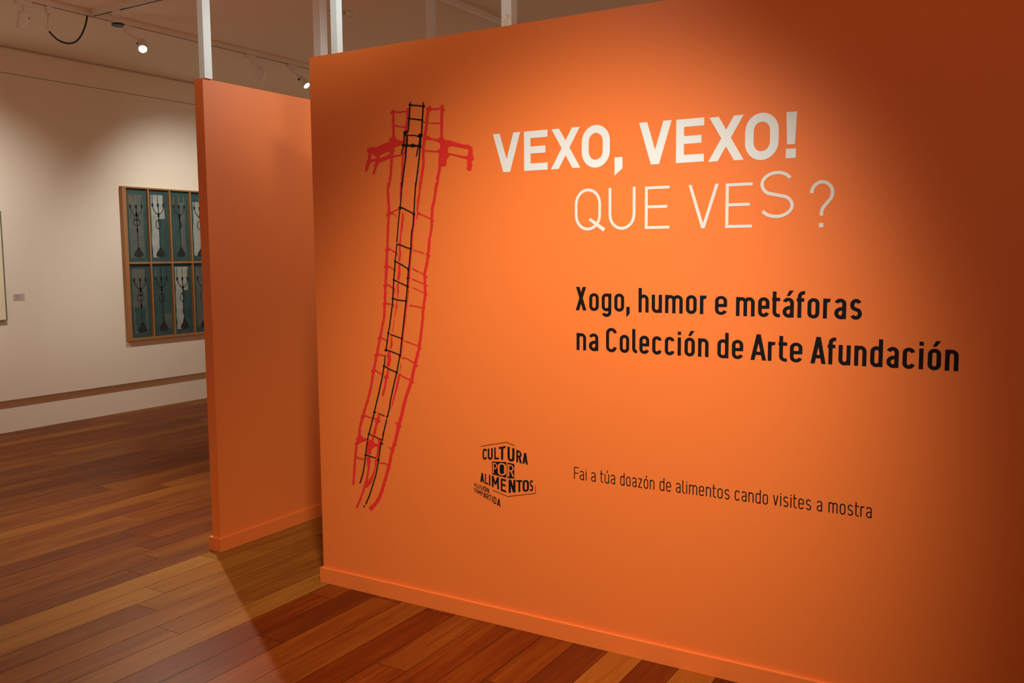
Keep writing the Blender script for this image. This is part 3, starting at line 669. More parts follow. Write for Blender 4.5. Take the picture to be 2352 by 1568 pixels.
RED_STROKES = [[[0.4553,2.0946,0.468,2.0948],[0.4564,2.0877,0.4692,2.0867],[0.4543,2.0333,0.4671,2.0323],[0.4533,1.9936,0.4661,1.9925],[0.4512,1.9766,0.464,1.975]],[[0.465,2.0849,0.4657,2.0915],[0.4972,2.0809,0.4971,2.0876],[0.5276,2.0813,0.5267,2.088]],[[0.5361,2.0993,0.544,2.0971],[0.5278,2.0846,0.5422,2.0823],[0.5277,2.0548,0.5396,2.0534],[0.5234,2.0288,0.5376,2.0258],[0.5167,2.0074,0.5276,2.0042]],[[0.4581,2.0317,0.4603,2.0381],[0.4887,2.0236,0.49,2.0301],[0.5238,2.0196,0.5244,2.0262]],[[0.442,1.907,0.4548,1.9057],[0.4388,1.8746,0.4517,1.8733],[0.4345,1.8299,0.4473,1.828],[0.4218,1.7815,0.4346,1.7791]],[[0.5032,1.9157,0.5145,1.9145],[0.4989,1.8712,0.5103,1.87],[0.4945,1.8215,0.5059,1.8203],[0.4886,1.778,0.5,1.7768]],[[0.5191,1.9853,0.5304,1.9839],[0.515,1.9451,0.5263,1.9431],[0.5048,1.9113,0.5159,1.9088]],[[0.422,1.8022,0.4356,1.8005],[0.4172,1.7705,0.4309,1.7694],[0.4172,1.7445,0.4308,1.7447],[0.421,1.7038,0.4346,1.704],[0.4211,1.6738,0.4348,1.673],[0.4159,1.6358,0.4296,1.6349],[0.4128,1.5846,0.4266,1.584],[0.408,1.5258,0.4217,1.5251],[0.4045,1.4949,0.4183,1.4944],[0.4021,1.4562,0.416,1.4558],[0.3979,1.398,0.4118,1.3978]],[[0.4884,1.7987,0.4993,1.7979],[0.4851,1.7272,0.4915,1.7268]],[[0.4369,1.6729,0.4335,1.6785],[0.4499,1.6776,0.4468,1.6832],[0.4824,1.6879,0.4794,1.6935]],[[0.4416,1.6731,0.445,1.6768],[0.4678,1.6582,0.4712,1.6618]],[[0.4247,1.5215,0.4279,1.5266],[0.465,1.5059,0.4683,1.5109]],[[0.4641,1.5097,0.4693,1.5096],[0.4638,1.4964,0.4689,1.4964]],[[0.4173,1.4509,0.4218,1.456],[0.456,1.4304,0.4605,1.4355]],[[0.497,1.6775,0.5008,1.6777],[0.4958,1.6564,0.506,1.6558],[0.4899,1.6215,0.5007,1.6203],[0.4856,1.5911,0.4938,1.5903],[0.4791,1.5506,0.4887,1.5498],[0.4768,1.5249,0.4865,1.5248],[0.4763,1.5047,0.4892,1.5041],[0.4717,1.475,0.4826,1.4738]],[[0.4723,1.4638,0.4833,1.4636],[0.4691,1.4231,0.4826,1.4224],[0.4643,1.3991,0.4764,1.3977]],[[0.4691,1.5498,0.4703,1.5535],[0.4839,1.5471,0.485,1.5508]],[[0.5615,1.6795,0.5652,1.6792],[0.5568,1.6398,0.5631,1.6392],[0.5473,1.5949,0.5542,1.5942],[0.5393,1.5271,0.5476,1.5264],[0.5307,1.4689,0.5389,1.4684],[0.5242,1.399,0.5325,1.3987]],[[0.6373,2.0951,0.6509,2.0916],[0.6316,2.076,0.6454,2.0731],[0.6264,2.047,0.6403,2.0448],[0.6226,2.0135,0.6365,2.011],[0.6143,1.9826,0.6282,1.9799],[0.609,1.9511,0.623,1.9488],[0.6037,1.9239,0.6179,1.9228],[0.6058,1.8773,0.62,1.8761],[0.5989,1.8414,0.6129,1.8391],[0.592,1.8098,0.6061,1.8074],[0.585,1.7742,0.5991,1.772]],[[0.6508,2.0799,0.651,2.0864],[0.6769,2.0776,0.6763,2.0841],[0.7073,2.0793,0.706,2.0858]],[[0.7027,2.0957,0.717,2.0937],[0.7009,2.0766,0.7152,2.0749],[0.6979,2.0287,0.7122,2.0274],[0.6972,1.9612,0.7116,1.9603]],[[0.6142,2.0322,0.6153,2.0374],[0.648,2.0256,0.6485,2.0309],[0.6994,2.0206,0.6997,2.0258]],[[0.6868,1.8446,0.6995,1.8411],[0.677,1.818,0.6901,1.8153],[0.6735,1.7936,0.6867,1.7913],[0.667,1.7709,0.6801,1.7681]],[[0.6701,1.7909,0.6839,1.7886],[0.6633,1.7581,0.6772,1.7559],[0.6549,1.717,0.6687,1.7144],[0.6451,1.6875,0.659,1.6855],[0.6421,1.6524,0.6563,1.6517],[0.6403,1.6059,0.6544,1.6044],[0.6287,1.5641,0.6427,1.5622],[0.623,1.519,0.6372,1.5179],[0.6193,1.4892,0.6335,1.4878],[0.6125,1.4572,0.6265,1.4548],[0.6025,1.4291,0.6167,1.4277],[0.6018,1.3994,0.6162,1.3995]],[[0.5875,1.7942,0.5993,1.7931],[0.5843,1.7611,0.5961,1.7596],[0.5756,1.7194,0.5874,1.7177],[0.5714,1.6892,0.5808,1.6886],[0.5745,1.6717,0.582,1.6712],[0.5711,1.6431,0.5742,1.6427]],[[0.5758,1.6645,0.5819,1.6759],[0.593,1.662,0.5958,1.6675],[0.6054,1.6584,0.6081,1.6629],[0.6406,1.6439,0.6434,1.6482]],[[0.5531,1.5163,0.555,1.5219],[0.5773,1.5111,0.5797,1.5166],[0.6042,1.5022,0.607,1.5075]],[[0.542,1.4425,0.5455,1.4468],[0.5668,1.4291,0.5709,1.4349],[0.5754,1.4282,0.578,1.4323],[0.6032,1.4161,0.6062,1.4205]],[[0.4006,1.4733,0.4145,1.4733],[0.4,1.4528,0.4139,1.4526],[0.3975,1.4089,0.4114,1.4087],[0.3945,1.3701,0.4084,1.3698],[0.391,1.3285,0.4049,1.3282],[0.3884,1.2946,0.4024,1.2944],[0.3837,1.2401,0.3975,1.2391],[0.3669,1.177,0.3807,1.1754],[0.3576,1.145,0.3714,1.1435],[0.3463,1.1023,0.3602,1.1007],[0.3333,1.0607,0.3471,1.0589]],[[0.4085,1.3739,0.4132,1.3791],[0.4507,1.3512,0.4553,1.3564]],[[0.4476,1.3551,0.4532,1.355],[0.4465,1.3383,0.4521,1.3382]],[[0.4045,1.2929,0.4063,1.2991],[0.4455,1.2868,0.4473,1.293]],[[0.4412,1.2918,0.4471,1.2915],[0.4396,1.2796,0.4455,1.2793]],[[0.3711,1.1445,0.3749,1.1499],[0.4074,1.1303,0.4112,1.1357]],[[0.3515,1.072,0.3535,1.078],[0.3883,1.0665,0.3903,1.0725]],[[0.4704,1.4251,0.4813,1.424],[0.4648,1.3956,0.4757,1.3946]],[[0.4628,1.3822,0.4739,1.3823],[0.4625,1.3451,0.4723,1.3448],[0.4599,1.3175,0.4638,1.3172]],[[0.4583,1.3088,0.4636,1.3088],[0.4548,1.2833,0.4638,1.2826],[0.45,1.2624,0.4545,1.2618],[0.4442,1.2336,0.4471,1.2333]],[[0.442,1.2257,0.4456,1.2254],[0.4356,1.1943,0.4392,1.194],[0.4294,1.172,0.433,1.1716]],[[0.4256,1.1586,0.4322,1.1588],[0.4214,1.1262,0.4333,1.1257],[0.4156,1.1021,0.4246,1.101]],[[0.4055,1.0876,0.4207,1.087],[0.4015,1.0637,0.4167,1.0632]],[[0.5263,1.4477,0.5327,1.4476],[0.5237,1.402,0.53,1.4018],[0.5193,1.3511,0.5256,1.3507],[0.5106,1.2973,0.517,1.2968],[0.5016,1.2431,0.508,1.2427],[0.4919,1.1912,0.4983,1.1908],[0.4835,1.1391,0.4899,1.1388],[0.4736,1.071,0.4782,1.0708]],[[0.6161,1.4742,0.6299,1.4714],[0.6077,1.4489,0.6217,1.4466],[0.6023,1.4229,0.6166,1.4224],[0.6013,1.3771,0.6157,1.3775],[0.6027,1.3372,0.617,1.3369],[0.595,1.297,0.6092,1.2958],[0.5895,1.2662,0.6039,1.2656],[0.588,1.2381,0.6024,1.2377],[0.5818,1.1999,0.5962,1.1991],[0.5745,1.1563,0.589,1.1554],[0.5674,1.1203,0.5818,1.119],[0.5552,1.0723,0.5696,1.0708]],[[0.5415,1.3971,0.544,1.4019],[0.6026,1.3775,0.6051,1.3822]],[[0.5408,1.3632,0.5431,1.3672],[0.602,1.342,0.6042,1.346]],[[0.5253,1.2866,0.5264,1.2927],[0.5633,1.2837,0.5648,1.2897],[0.5929,1.2781,0.5949,1.284]],[[0.4959,1.1369,0.4983,1.1419],[0.537,1.1258,0.5392,1.1308],[0.5689,1.119,0.5709,1.124]],[[0.3435,1.0843,0.3569,1.0825],[0.3267,1.0315,0.3402,1.03],[0.317,0.9934,0.3307,0.9923],[0.3073,0.9554,0.3211,0.9544],[0.2957,0.9092,0.3094,0.9077],[0.2771,0.8596,0.2906,0.8575],[0.2584,0.8147,0.272,0.8127],[0.247,0.7838,0.2607,0.7819],[0.2335,0.7492,0.2476,0.7487],[0.2285,0.7058,0.2429,0.7065]],[[0.3322,1.0028,0.3366,1.0082],[0.3706,0.9853,0.375,0.9906]],[[0.2634,0.7983,0.2663,0.8047],[0.298,0.7918,0.3005,0.7982],[0.3358,0.7883,0.3378,0.7948]],[[0.4056,1.0875,0.4222,1.0883],[0.4027,1.0538,0.4233,1.0535],[0.3981,1.0263,0.4131,1.0249]],[[0.4011,1.0143,0.4129,1.0134],[0.3955,0.9904,0.4072,0.9891],[0.3882,0.9713,0.4,0.9702],[0.3806,0.9364,0.3924,0.9352],[0.3679,0.9011,0.3796,0.8995]],[[0.3465,0.822,0.3492,0.8222],[0.3377,0.7917,0.3563,0.7906],[0.3263,0.7637,0.3388,0.7621],[0.3154,0.7203,0.3268,0.7196]],[[0.4744,1.044,0.4764,1.044],[0.4721,1.0284,0.4766,1.0282],[0.4677,1.0093,0.4702,1.009]],[[0.4609,0.997,0.4724,0.9959],[0.4469,0.9491,0.4597,0.9476],[0.4342,0.9058,0.4438,0.9045],[0.423,0.8703,0.43,0.8693],[0.4134,0.84,0.4166,0.8395]],[[0.4626,0.994,0.4662,0.9987],[0.4968,0.9791,0.4998,0.9839],[0.5261,0.9718,0.5285,0.9768]],[[0.5571,1.096,0.5735,1.0948],[0.5519,1.0704,0.568,1.0684],[0.5399,1.0362,0.5561,1.0341],[0.5259,0.9862,0.5421,0.984],[0.5122,0.9493,0.5282,0.9462],[0.4916,0.9033,0.5077,0.9004],[0.4773,0.8623,0.4939,0.8605],[0.4665,0.8219,0.483,0.82],[0.4506,0.7808,0.4673,0.779],[0.4359,0.7273,0.4528,0.7262]],[[0.4804,1.0618,0.4812,1.0696],[0.5022,1.0631,0.505,1.0686],[0.5465,1.045,0.5501,1.0501]],[[0.2337,0.7343,0.2468,0.734],[0.2264,0.7011,0.2394,0.7001],[0.2131,0.6694,0.2261,0.6687],[0.2065,0.6324,0.2198,0.6328],[0.2018,0.5987,0.2153,0.5994],[0.1947,0.5425,0.2082,0.5433],[0.1874,0.4818,0.2009,0.4828]],[[0.2112,0.6051,0.2136,0.6115],[0.2585,0.6002,0.2608,0.6066]],[[0.3272,0.7651,0.3398,0.764],[0.3139,0.722,0.3266,0.7209]],[[0.308,0.7118,0.3196,0.7119],[0.3051,0.6947,0.3167,0.6949]],[[0.2734,0.6162,0.2955,0.6208],[0.2772,0.5955,0.2974,0.5984],[0.2792,0.5691,0.2917,0.5697],[0.2724,0.5357,0.2847,0.5355],[0.2604,0.5022,0.2772,0.5007],[0.2497,0.4731,0.2616,0.4713],[0.2293,0.4261,0.2404,0.4242],[0.2028,0.3796,0.2144,0.3771]],[[0.3212,0.6105,0.3336,0.6115],[0.32,0.5795,0.3295,0.5794],[0.3069,0.546,0.3165,0.5443],[0.2825,0.5126,0.3007,0.5071],[0.2641,0.4831,0.2757,0.4788]],[[0.4439,0.7808,0.4703,0.7818],[0.4457,0.7656,0.4652,0.7648],[0.4388,0.7387,0.4555,0.737],[0.4244,0.6948,0.441,0.6927],[0.4119,0.6667,0.4287,0.6648],[0.3989,0.6219,0.4159,0.6209],[0.3878,0.5831,0.4048,0.5817],[0.3714,0.538,0.3883,0.5363],[0.353,0.487,0.3699,0.4849],[0.3353,0.4473,0.3512,0.4433],[0.3102,0.4158,0.3262,0.4077],[0.2777,0.3881,0.2946,0.3768]],[[0.3436,0.5966,0.3447,0.6021],[0.3771,0.5965,0.3792,0.6019],[0.3922,0.5892,0.3976,0.5968]],[[0.3959,0.6739,0.3983,0.6768],[0.4115,0.6651,0.4159,0.6704]]]
RED_SHAPES = [[[[0.4618,2.0992],[0.4703,2.0928],[0.47,2.0841],[0.4555,2.0792],[0.4469,2.0806],[0.4494,2.0909]]],[[[0.4488,2.0307],[0.4631,2.0372],[0.4628,2.0233]]],[[[0.4684,2.0843],[0.4603,2.0894],[0.46,2.0813]]],[[[0.4319,1.9806],[0.4498,1.9851],[0.4566,1.9983],[0.4739,1.9858],[0.4689,1.9787],[0.5117,1.9658],[0.5066,1.955],[0.5034,1.9515],[0.46,1.9432],[0.4671,1.9302],[0.4585,1.9233],[0.4583,1.9128],[0.5025,1.9143],[0.5055,1.9091],[0.4574,1.9033],[0.4412,1.9018],[0.4117,1.893],[0.3853,1.8875],[0.3718,1.8743],[0.3666,1.8657],[0.3541,1.8359],[0.3443,1.8402],[0.3462,1.849],[0.3551,1.8689],[0.3507,1.8768],[0.3604,1.8813],[0.3591,1.8941],[0.3375,1.8928],[0.3253,1.8757],[0.3154,1.8558],[0.3079,1.8531],[0.303,1.859],[0.3051,1.8717],[0.3125,1.8943],[0.3211,1.904],[0.3236,1.9293],[0.3158,1.9362],[0.3181,1.9488],[0.336,1.9534],[0.3575,1.953],[0.3607,1.9497],[0.4005,1.961],[0.443,1.9706]],[[0.3418,1.9269],[0.3695,1.9099],[0.3661,1.9058],[0.3411,1.9007],[0.3363,1.9069]],[[0.3844,1.9141],[0.3994,1.9225],[0.4436,1.9312],[0.4319,1.9174],[0.3891,1.905],[0.3842,1.9065]]],[[[0.4114,1.6662],[0.419,1.68],[0.4516,1.6798],[0.4465,1.6716],[0.4317,1.6656],[0.4136,1.6605]]],[[[0.4009,1.5217],[0.4151,1.5344],[0.432,1.5273],[0.4212,1.5177],[0.4048,1.5173]]],[[[0.3931,1.4521],[0.4132,1.4625],[0.4266,1.4478],[0.416,1.4462],[0.3969,1.4452]]],[[[0.4377,1.7466],[0.4302,1.751],[0.43,1.7435]]],[[[0.5094,1.6476],[0.4954,1.6557],[0.4951,1.6415]]],[[[0.4931,1.5056],[0.4823,1.5117],[0.4821,1.5008]]],[[[0.4858,1.4203],[0.4717,1.428],[0.4713,1.4137]]],[[[0.6269,2.0877],[0.6419,2.0916],[0.6482,2.0983],[0.6542,2.0954],[0.6561,2.0851],[0.6676,2.0829],[0.6492,2.0748],[0.6356,2.0784]]],[[[0.725,2.0742],[0.7097,2.0842],[0.7094,2.0684]]],[[[0.7156,2.0164],[0.7041,2.0238],[0.7039,2.0119]]],[[[0.6259,1.9838],[0.6441,1.9759],[0.6501,1.9694],[0.6834,1.9622],[0.6956,1.9698],[0.7121,1.9698],[0.7164,1.9599],[0.7253,1.9544],[0.7402,1.9546],[0.7696,1.9442],[0.8133,1.9316],[0.8337,1.9302],[0.8508,1.9196],[0.8536,1.9123],[0.8528,1.8958],[0.8588,1.8713],[0.848,1.8653],[0.8507,1.8498],[0.8443,1.8287],[0.8394,1.8273],[0.8215,1.8359],[0.8266,1.8475],[0.8256,1.8738],[0.7834,1.8859],[0.751,1.8951],[0.7421,1.8944],[0.7284,1.8808],[0.7249,1.8545],[0.6994,1.8523],[0.6991,1.8377],[0.6865,1.8116],[0.679,1.8144],[0.6857,1.8482],[0.6873,1.8845],[0.6913,1.9036],[0.6854,1.9093],[0.6153,1.9182],[0.6108,1.9222],[0.6155,1.925],[0.6764,1.9162],[0.6947,1.9228],[0.6975,1.9431],[0.6891,1.9497],[0.6591,1.9603],[0.6132,1.9648],[0.6103,1.9723]],[[0.7367,1.9284],[0.7546,1.9301],[0.8276,1.9145],[0.8333,1.9066],[0.8287,1.8879],[0.8185,1.8861],[0.7541,1.9002],[0.7363,1.9044],[0.7322,1.9107]]],[[[0.6624,1.6364],[0.6506,1.6434],[0.6503,1.6311]]],[[[0.6411,1.4959],[0.6292,1.5027],[0.6289,1.4904]]],[[[0.6133,1.5023],[0.6256,1.509],[0.6253,1.4966]]],[[[0.6254,1.4084],[0.611,1.4164],[0.6107,1.4015]]],[[[0.6699,1.7092],[0.6605,1.7149],[0.6603,1.7051]]],[[[0.6884,1.7843],[0.6783,1.7905],[0.6781,1.78]]],[[[0.3869,1.3713],[0.4034,1.3824],[0.4174,1.3727],[0.4063,1.3674],[0.3914,1.3672]]],[[[0.3821,1.2932],[0.3987,1.3044],[0.4127,1.2949],[0.4016,1.2894],[0.3866,1.2891]]],[[[0.3491,1.1446],[0.3659,1.1564],[0.38,1.147],[0.3688,1.1412],[0.3537,1.1406]]],[[[0.329,1.069],[0.3459,1.081],[0.3602,1.0717],[0.3489,1.0658],[0.3336,1.065]]],[[[0.4756,1.3464],[0.4639,1.3527],[0.4636,1.3408]]],[[[0.4663,1.2862],[0.4545,1.2925],[0.4542,1.2805]]],[[[0.4362,1.125],[0.4244,1.1311],[0.4241,1.119]]],[[[0.6246,1.3725],[0.611,1.38],[0.6107,1.3659]]],[[[0.6233,1.336],[0.6096,1.3435],[0.6093,1.3293]]],[[[0.6093,1.2789],[0.5955,1.2863],[0.5952,1.2721]]],[[[0.5878,1.1126],[0.5739,1.1198],[0.5736,1.1054]]],[[[0.3094,1.0],[0.3279,1.0161],[0.3435,1.0042],[0.3308,0.9965],[0.3147,0.9955]]],[[[0.2444,0.7943],[0.2634,0.8111],[0.2793,0.7995],[0.2663,0.7913],[0.2499,0.7898]]],[[[0.4099,0.9768],[0.4012,0.9717],[0.3918,0.969],[0.3846,0.9739],[0.3827,0.9818],[0.3908,0.9872],[0.4,0.9892],[0.4068,0.9845]]],[[[0.3815,0.9004],[0.3768,0.8976],[0.3719,0.8962],[0.3681,0.8987],[0.3671,0.9029],[0.3713,0.9058],[0.3763,0.9069],[0.3799,0.9045]]],[[[0.3566,0.7816],[0.3472,0.7759],[0.3372,0.7727],[0.3295,0.7778],[0.3274,0.7862],[0.3361,0.7922],[0.346,0.7946],[0.3533,0.7897]]],[[[0.5678,1.0368],[0.5531,1.0443],[0.5527,1.029]]],[[[0.5455,0.9677],[0.5306,0.9751],[0.5302,0.9596]]],[[[0.4742,0.772],[0.459,0.7792],[0.4586,0.7634]]],[[[0.4353,0.7889],[0.4624,0.7855],[0.4488,0.7723]]],[[[0.2162,0.6962],[0.2437,0.7112],[0.2609,0.7006],[0.2817,0.6986],[0.2814,0.6904],[0.2534,0.6835],[0.2284,0.6686],[0.2106,0.6621],[0.2065,0.6691],[0.2219,0.6858]]],[[[0.2849,0.6922],[0.3058,0.6983],[0.316,0.6926],[0.3277,0.6816],[0.3414,0.683],[0.3401,0.6977],[0.3454,0.7031],[0.364,0.7002],[0.3552,0.6885],[0.3455,0.6469],[0.3379,0.6195],[0.3294,0.6208],[0.3375,0.6677],[0.3308,0.6716],[0.3117,0.6623],[0.3044,0.6507],[0.2986,0.6296],[0.2755,0.6312]]],[[[0.3023,0.6],[0.2916,0.6047],[0.2913,0.5938]]],[[[0.4466,0.6893],[0.432,0.696],[0.4317,0.681]]],[[[0.4325,0.6604],[0.4179,0.667],[0.4175,0.6519]]],[[[0.4104,0.5827],[0.3957,0.5892],[0.3953,0.5741]]]]
LOGO_GLYPHS = [["C",[[0.8842,0.7166],[0.9049,0.7212],[0.9044,0.6769],[0.8837,0.6741]]],["U",[[0.9087,0.7208],[0.9326,0.7264],[0.9321,0.6796],[0.9082,0.6769]]],["L",[[0.9398,0.7286],[0.9615,0.7333],[0.961,0.683],[0.9392,0.681]]],["T",[[0.9611,0.7329],[0.9932,0.7407],[0.9927,0.686],[0.9605,0.682]]],["U",[[1.0023,0.7402],[1.0345,0.735],[1.034,0.6818],[1.0018,0.6826]]],["R",[[1.0429,0.7314],[1.0672,0.7272],[1.0677,0.6792],[1.0425,0.6812]]],["A",[[1.071,0.7235],[1.0954,0.7215],[1.095,0.6768],[1.0707,0.6794]]],["A",[[0.8714,0.6186],[0.8907,0.6168],[0.8902,0.5771],[0.8709,0.5805]]],["L",[[0.8943,0.6165],[0.9103,0.6151],[0.9098,0.5728],[0.8938,0.5759]]],["I",[[0.9134,0.6151],[0.9201,0.6145],[0.9196,0.57],[0.9129,0.5714]]],["M",[[0.927,0.6126],[0.9602,0.6101],[0.9604,0.5598],[0.9265,0.5673]]],["E",[[0.9692,0.6076],[0.9938,0.6049],[0.994,0.552],[0.9691,0.5565]]],["N",[[1.0062,0.6065],[1.038,0.609],[1.0376,0.5583],[1.0057,0.5527]]],["T",[[1.0421,0.6089],[1.0695,0.6119],[1.0687,0.5651],[1.0417,0.5607]]],["O",[[1.0709,0.6121],[1.0998,0.6153],[1.0995,0.5712],[1.0705,0.5661]]],["S",[[1.1032,0.6156],[1.1191,0.6175],[1.1188,0.5751],[1.103,0.5724]]],["#",[[0.8403,0.5733],[0.8467,0.572],[0.8464,0.5566],[0.8401,0.5583]]],["I",[[0.8488,0.5716],[0.8518,0.571],[0.8515,0.5551],[0.8486,0.5559]]],["L",[[0.854,0.5705],[0.8603,0.5692],[0.86,0.5528],[0.8537,0.5545]]],["U",[[0.8615,0.569],[0.87,0.5672],[0.8697,0.5501],[0.8613,0.5525]]],["S",[[0.8714,0.5669],[0.8791,0.5653],[0.8789,0.5476],[0.8712,0.5497]]],["I",[[0.8811,0.5649],[0.884,0.5643],[0.8837,0.5463],[0.8808,0.5471]]],["Ó",[[0.8859,0.5639],[0.8984,0.5613],[0.8981,0.5423],[0.8856,0.5457]]],["N",[[0.9003,0.5609],[0.913,0.5583],[0.9128,0.5382],[0.9001,0.5417]]],["C",[[0.84,0.552],[0.8478,0.5501],[0.8476,0.534],[0.8398,0.537]]],["O",[[0.8485,0.5499],[0.859,0.5473],[0.8588,0.5297],[0.8483,0.5337]]],["M",[[0.8602,0.547],[0.8738,0.5436],[0.8735,0.524],[0.86,0.5292]]],["P",[[0.8767,0.5429],[0.8849,0.5408],[0.8846,0.5197],[0.8764,0.5229]]],["A",[[0.8858,0.5406],[0.8988,0.5374],[0.8985,0.5143],[0.8856,0.5194]]],["R",[[0.9007,0.5369],[0.9113,0.5343],[0.911,0.5095],[0.9004,0.5136]]],["T",[[0.9122,0.534],[0.9237,0.5312],[0.9234,0.5048],[0.9119,0.5092]]],["I",[[0.9275,0.5302],[0.9313,0.5293],[0.931,0.5018],[0.9272,0.5033]]],["D",[[0.9346,0.5284],[0.9479,0.5251],[0.9476,0.4954],[0.9343,0.5005]]],["A",[[0.9508,0.5244],[0.9673,0.5203],[0.967,0.488],[0.9504,0.4943]]]]
LOGO_TILES = [[[0.9284,0.6706],[0.9956,0.6762],[0.9955,0.6125],[0.929,0.6186]],[[1.0003,0.6749],[1.0332,0.6724],[1.0327,0.6144],[1.0011,0.6115]]]
LOGO_CUTOUTS = [["P",[[0.9327,0.6666],[0.9538,0.6674],[0.9533,0.6216],[0.9326,0.6236]]],["O",[[0.9564,0.6683],[0.9947,0.6704],[0.9942,0.6208],[0.9558,0.6192]]],["R",[[1.0037,0.669],[1.0309,0.6673],[1.0314,0.6205],[1.004,0.6184]]]]
LOGO_LINES = [[[0.8752,0.7273],[0.9969,0.7562],[1.0369,0.7463]],[[0.9287,0.5536],[1.0013,0.5368],[1.1289,0.5664],[1.1291,0.5994]]]

bm = bmesh.new()
for ch, q in LOGO_GLYPHS[:16]: put_quad(bm, ch, q, .16, Y1)
for ch, q in LOGO_GLYPHS[16:]: put_quad(bm, ch, q, .14, Y1)
for q in LOGO_TILES: flat_poly(bm, [q[::-1]], Y1)
for ln in LOGO_LINES:
    put_polys(bm, stroke([tuple(p) for p in ln], .0021), lambda a, b: (a, b), Y1)
logo = mesh_obj('campaign_logo', bm, M_VBLACK, MAIN)
logo['label'] = 'black logo of letters folded round the corner of a box'
bm = bmesh.new()
for ch, q in LOGO_CUTOUTS: put_quad(bm, ch, q, .115, Y1 - .0006)
mesh_obj('cutout_lettering', bm, M_ORANGE, logo)
rj = random.Random(5)
bm = bmesh.new()
for k, s_ in enumerate(RED_STROKES): flat_ribbon(bm, s_, Y1 - k * 4e-6, rj, .00075)
for k, lp in enumerate(RED_SHAPES): flat_poly(bm, lp, Y1 - .0004 - k * 4e-6)
o = mesh_obj('ladder_echo_drawing', bm, M_VRED, MAIN)
o['label'] = 'ragged red ladder shapes behind the black ladder'
bm = bmesh.new()
for k, s_ in enumerate(BLACK_STROKES): flat_ribbon(bm, s_, Y1 - .0010 - k * 4e-6, rj, .00018)
for k, lp in enumerate(BLACK_SHAPES): flat_poly(bm, lp, Y1 - .0013 - k * 4e-6)
o = mesh_obj('ladder_drawing', bm, M_VBLACK, MAIN)
o['label'] = 'thin black hand drawn ladder'

# ------------------------------------------------------------------ the second, plain partition
SIDE = empty('partition_wall', (PANEL_X, PANEL_Y, 0))
tag(SIDE, 'narrow plain orange partition standing behind the left end of the printed one', 'partition')
box_obj('panel', -.061, 0, 0, 2.2, 0, WALL_TOP, M_ORANGE, SIDE, 0.0015)
skirting_part(-.061, 0, 0, 2.2, SIDE)


# ------------------------------------------------------------------ white posts between partitions and ceiling
def post(x0, x1, y0, y1, z0, label, group='white ceiling posts'):
    o = box_obj('support_post', -(x1 - x0) / 2, (x1 - x0) / 2, -(y1 - y0) / 2, (y1 - y0) / 2, 0, CEIL - z0, M_WHITE, None, 0.0015)
    o.location = ((x0 + x1) / 2, (y0 + y1) / 2, z0)
    tag(o, label, 'post', group)
    return o


post(-.7790, -.7410, .0612, .1090, WALL_TOP, 'white square post on the near end of the plain side partition')
post(.1190, .1545, .012, .0475, WALL_TOP, 'brightly lit white post on the left end of the printed partition')
pz = post(.9845, 1.0290, .008, .052, WALL_TOP, 'white post with a yellow smear at its foot above the ladder')
bm = bmesh.new()
rs = random.Random(3)
for k in range(9):
    zc, xc, wd = .004 + .0045 * k, rs.uniform(-.006, .014), rs.uniform(.004, .016)
    xa, xb = max(-.021, xc - wd), min(.021, xc + wd)
    bm.faces.new([bm.verts.new(p) for p in ((xa, -.0224, zc), (xb, -.0224, zc + .001), (xb, -.0224, zc + .003), (xa, -.0224, zc + .0025))])
o = mesh_obj('tape_smear', bm, M_TAPE, pz)
o['label'] = 'yellow tape smear'
post(-1.375, -1.313, 1.50, 1.566, 0, 'dim beige post just left of the brightly lit one')
post(-.981, -.921, 2.2, 2.23, 0, 'faint beige post seen behind the ladder drawing top')


# ------------------------------------------------------------------ lighting tracks
def track(name_label, p0, p1, w=.034, h=.037, slot=True):
    """square track hung flush below the ceiling, slot on its underside."""
    p0, p1 = Vector(p0), Vector(p1)
    d = (p1 - p0)
    ln = d.length
    r = empty('lighting_track', p0, (0, 0, math.atan2(d.y, d.x)))
    tag(r, name_label, 'lighting track')
    bm = bmesh.new()
    s = .0125
    if not slot:
        add_box(bm, 0, ln, -w / 2, w / 2, -h, 0, .002)
        mesh_obj('rail', bm, M_TRACK, r)
        return r
    add_box(bm, 0, ln, -w / 2, w / 2, -h * .45, 0)
    add_box(bm, 0, ln, -w / 2, -s, -h, -h * .45)
    add_box(bm, 0, ln, s, w / 2, -h, -h * .45)
    mesh_obj('rail', bm, M_TRACK, r)
    bm = bmesh.new()
    add_box(bm, .004, ln - .004, -s, s, -h * .9, -h * .455)
    mesh_obj('slot', bm, M_SLOT, r)
    return r


TX = -3.235
track('long white ceiling track running along the gallery wall', (TX, -4.0, CEIL), (TX, 6.5, CEIL))
track('white cross track branching off the long ceiling track', (TX + .02, 1.19, CEIL), (3.2, 1.12, CEIL))
track('plain pale cable rail on the ceiling above the brightly lit post and ladder', (-.85, 1.35, CEIL), (-.85, 6.5, CEIL), slot=False)


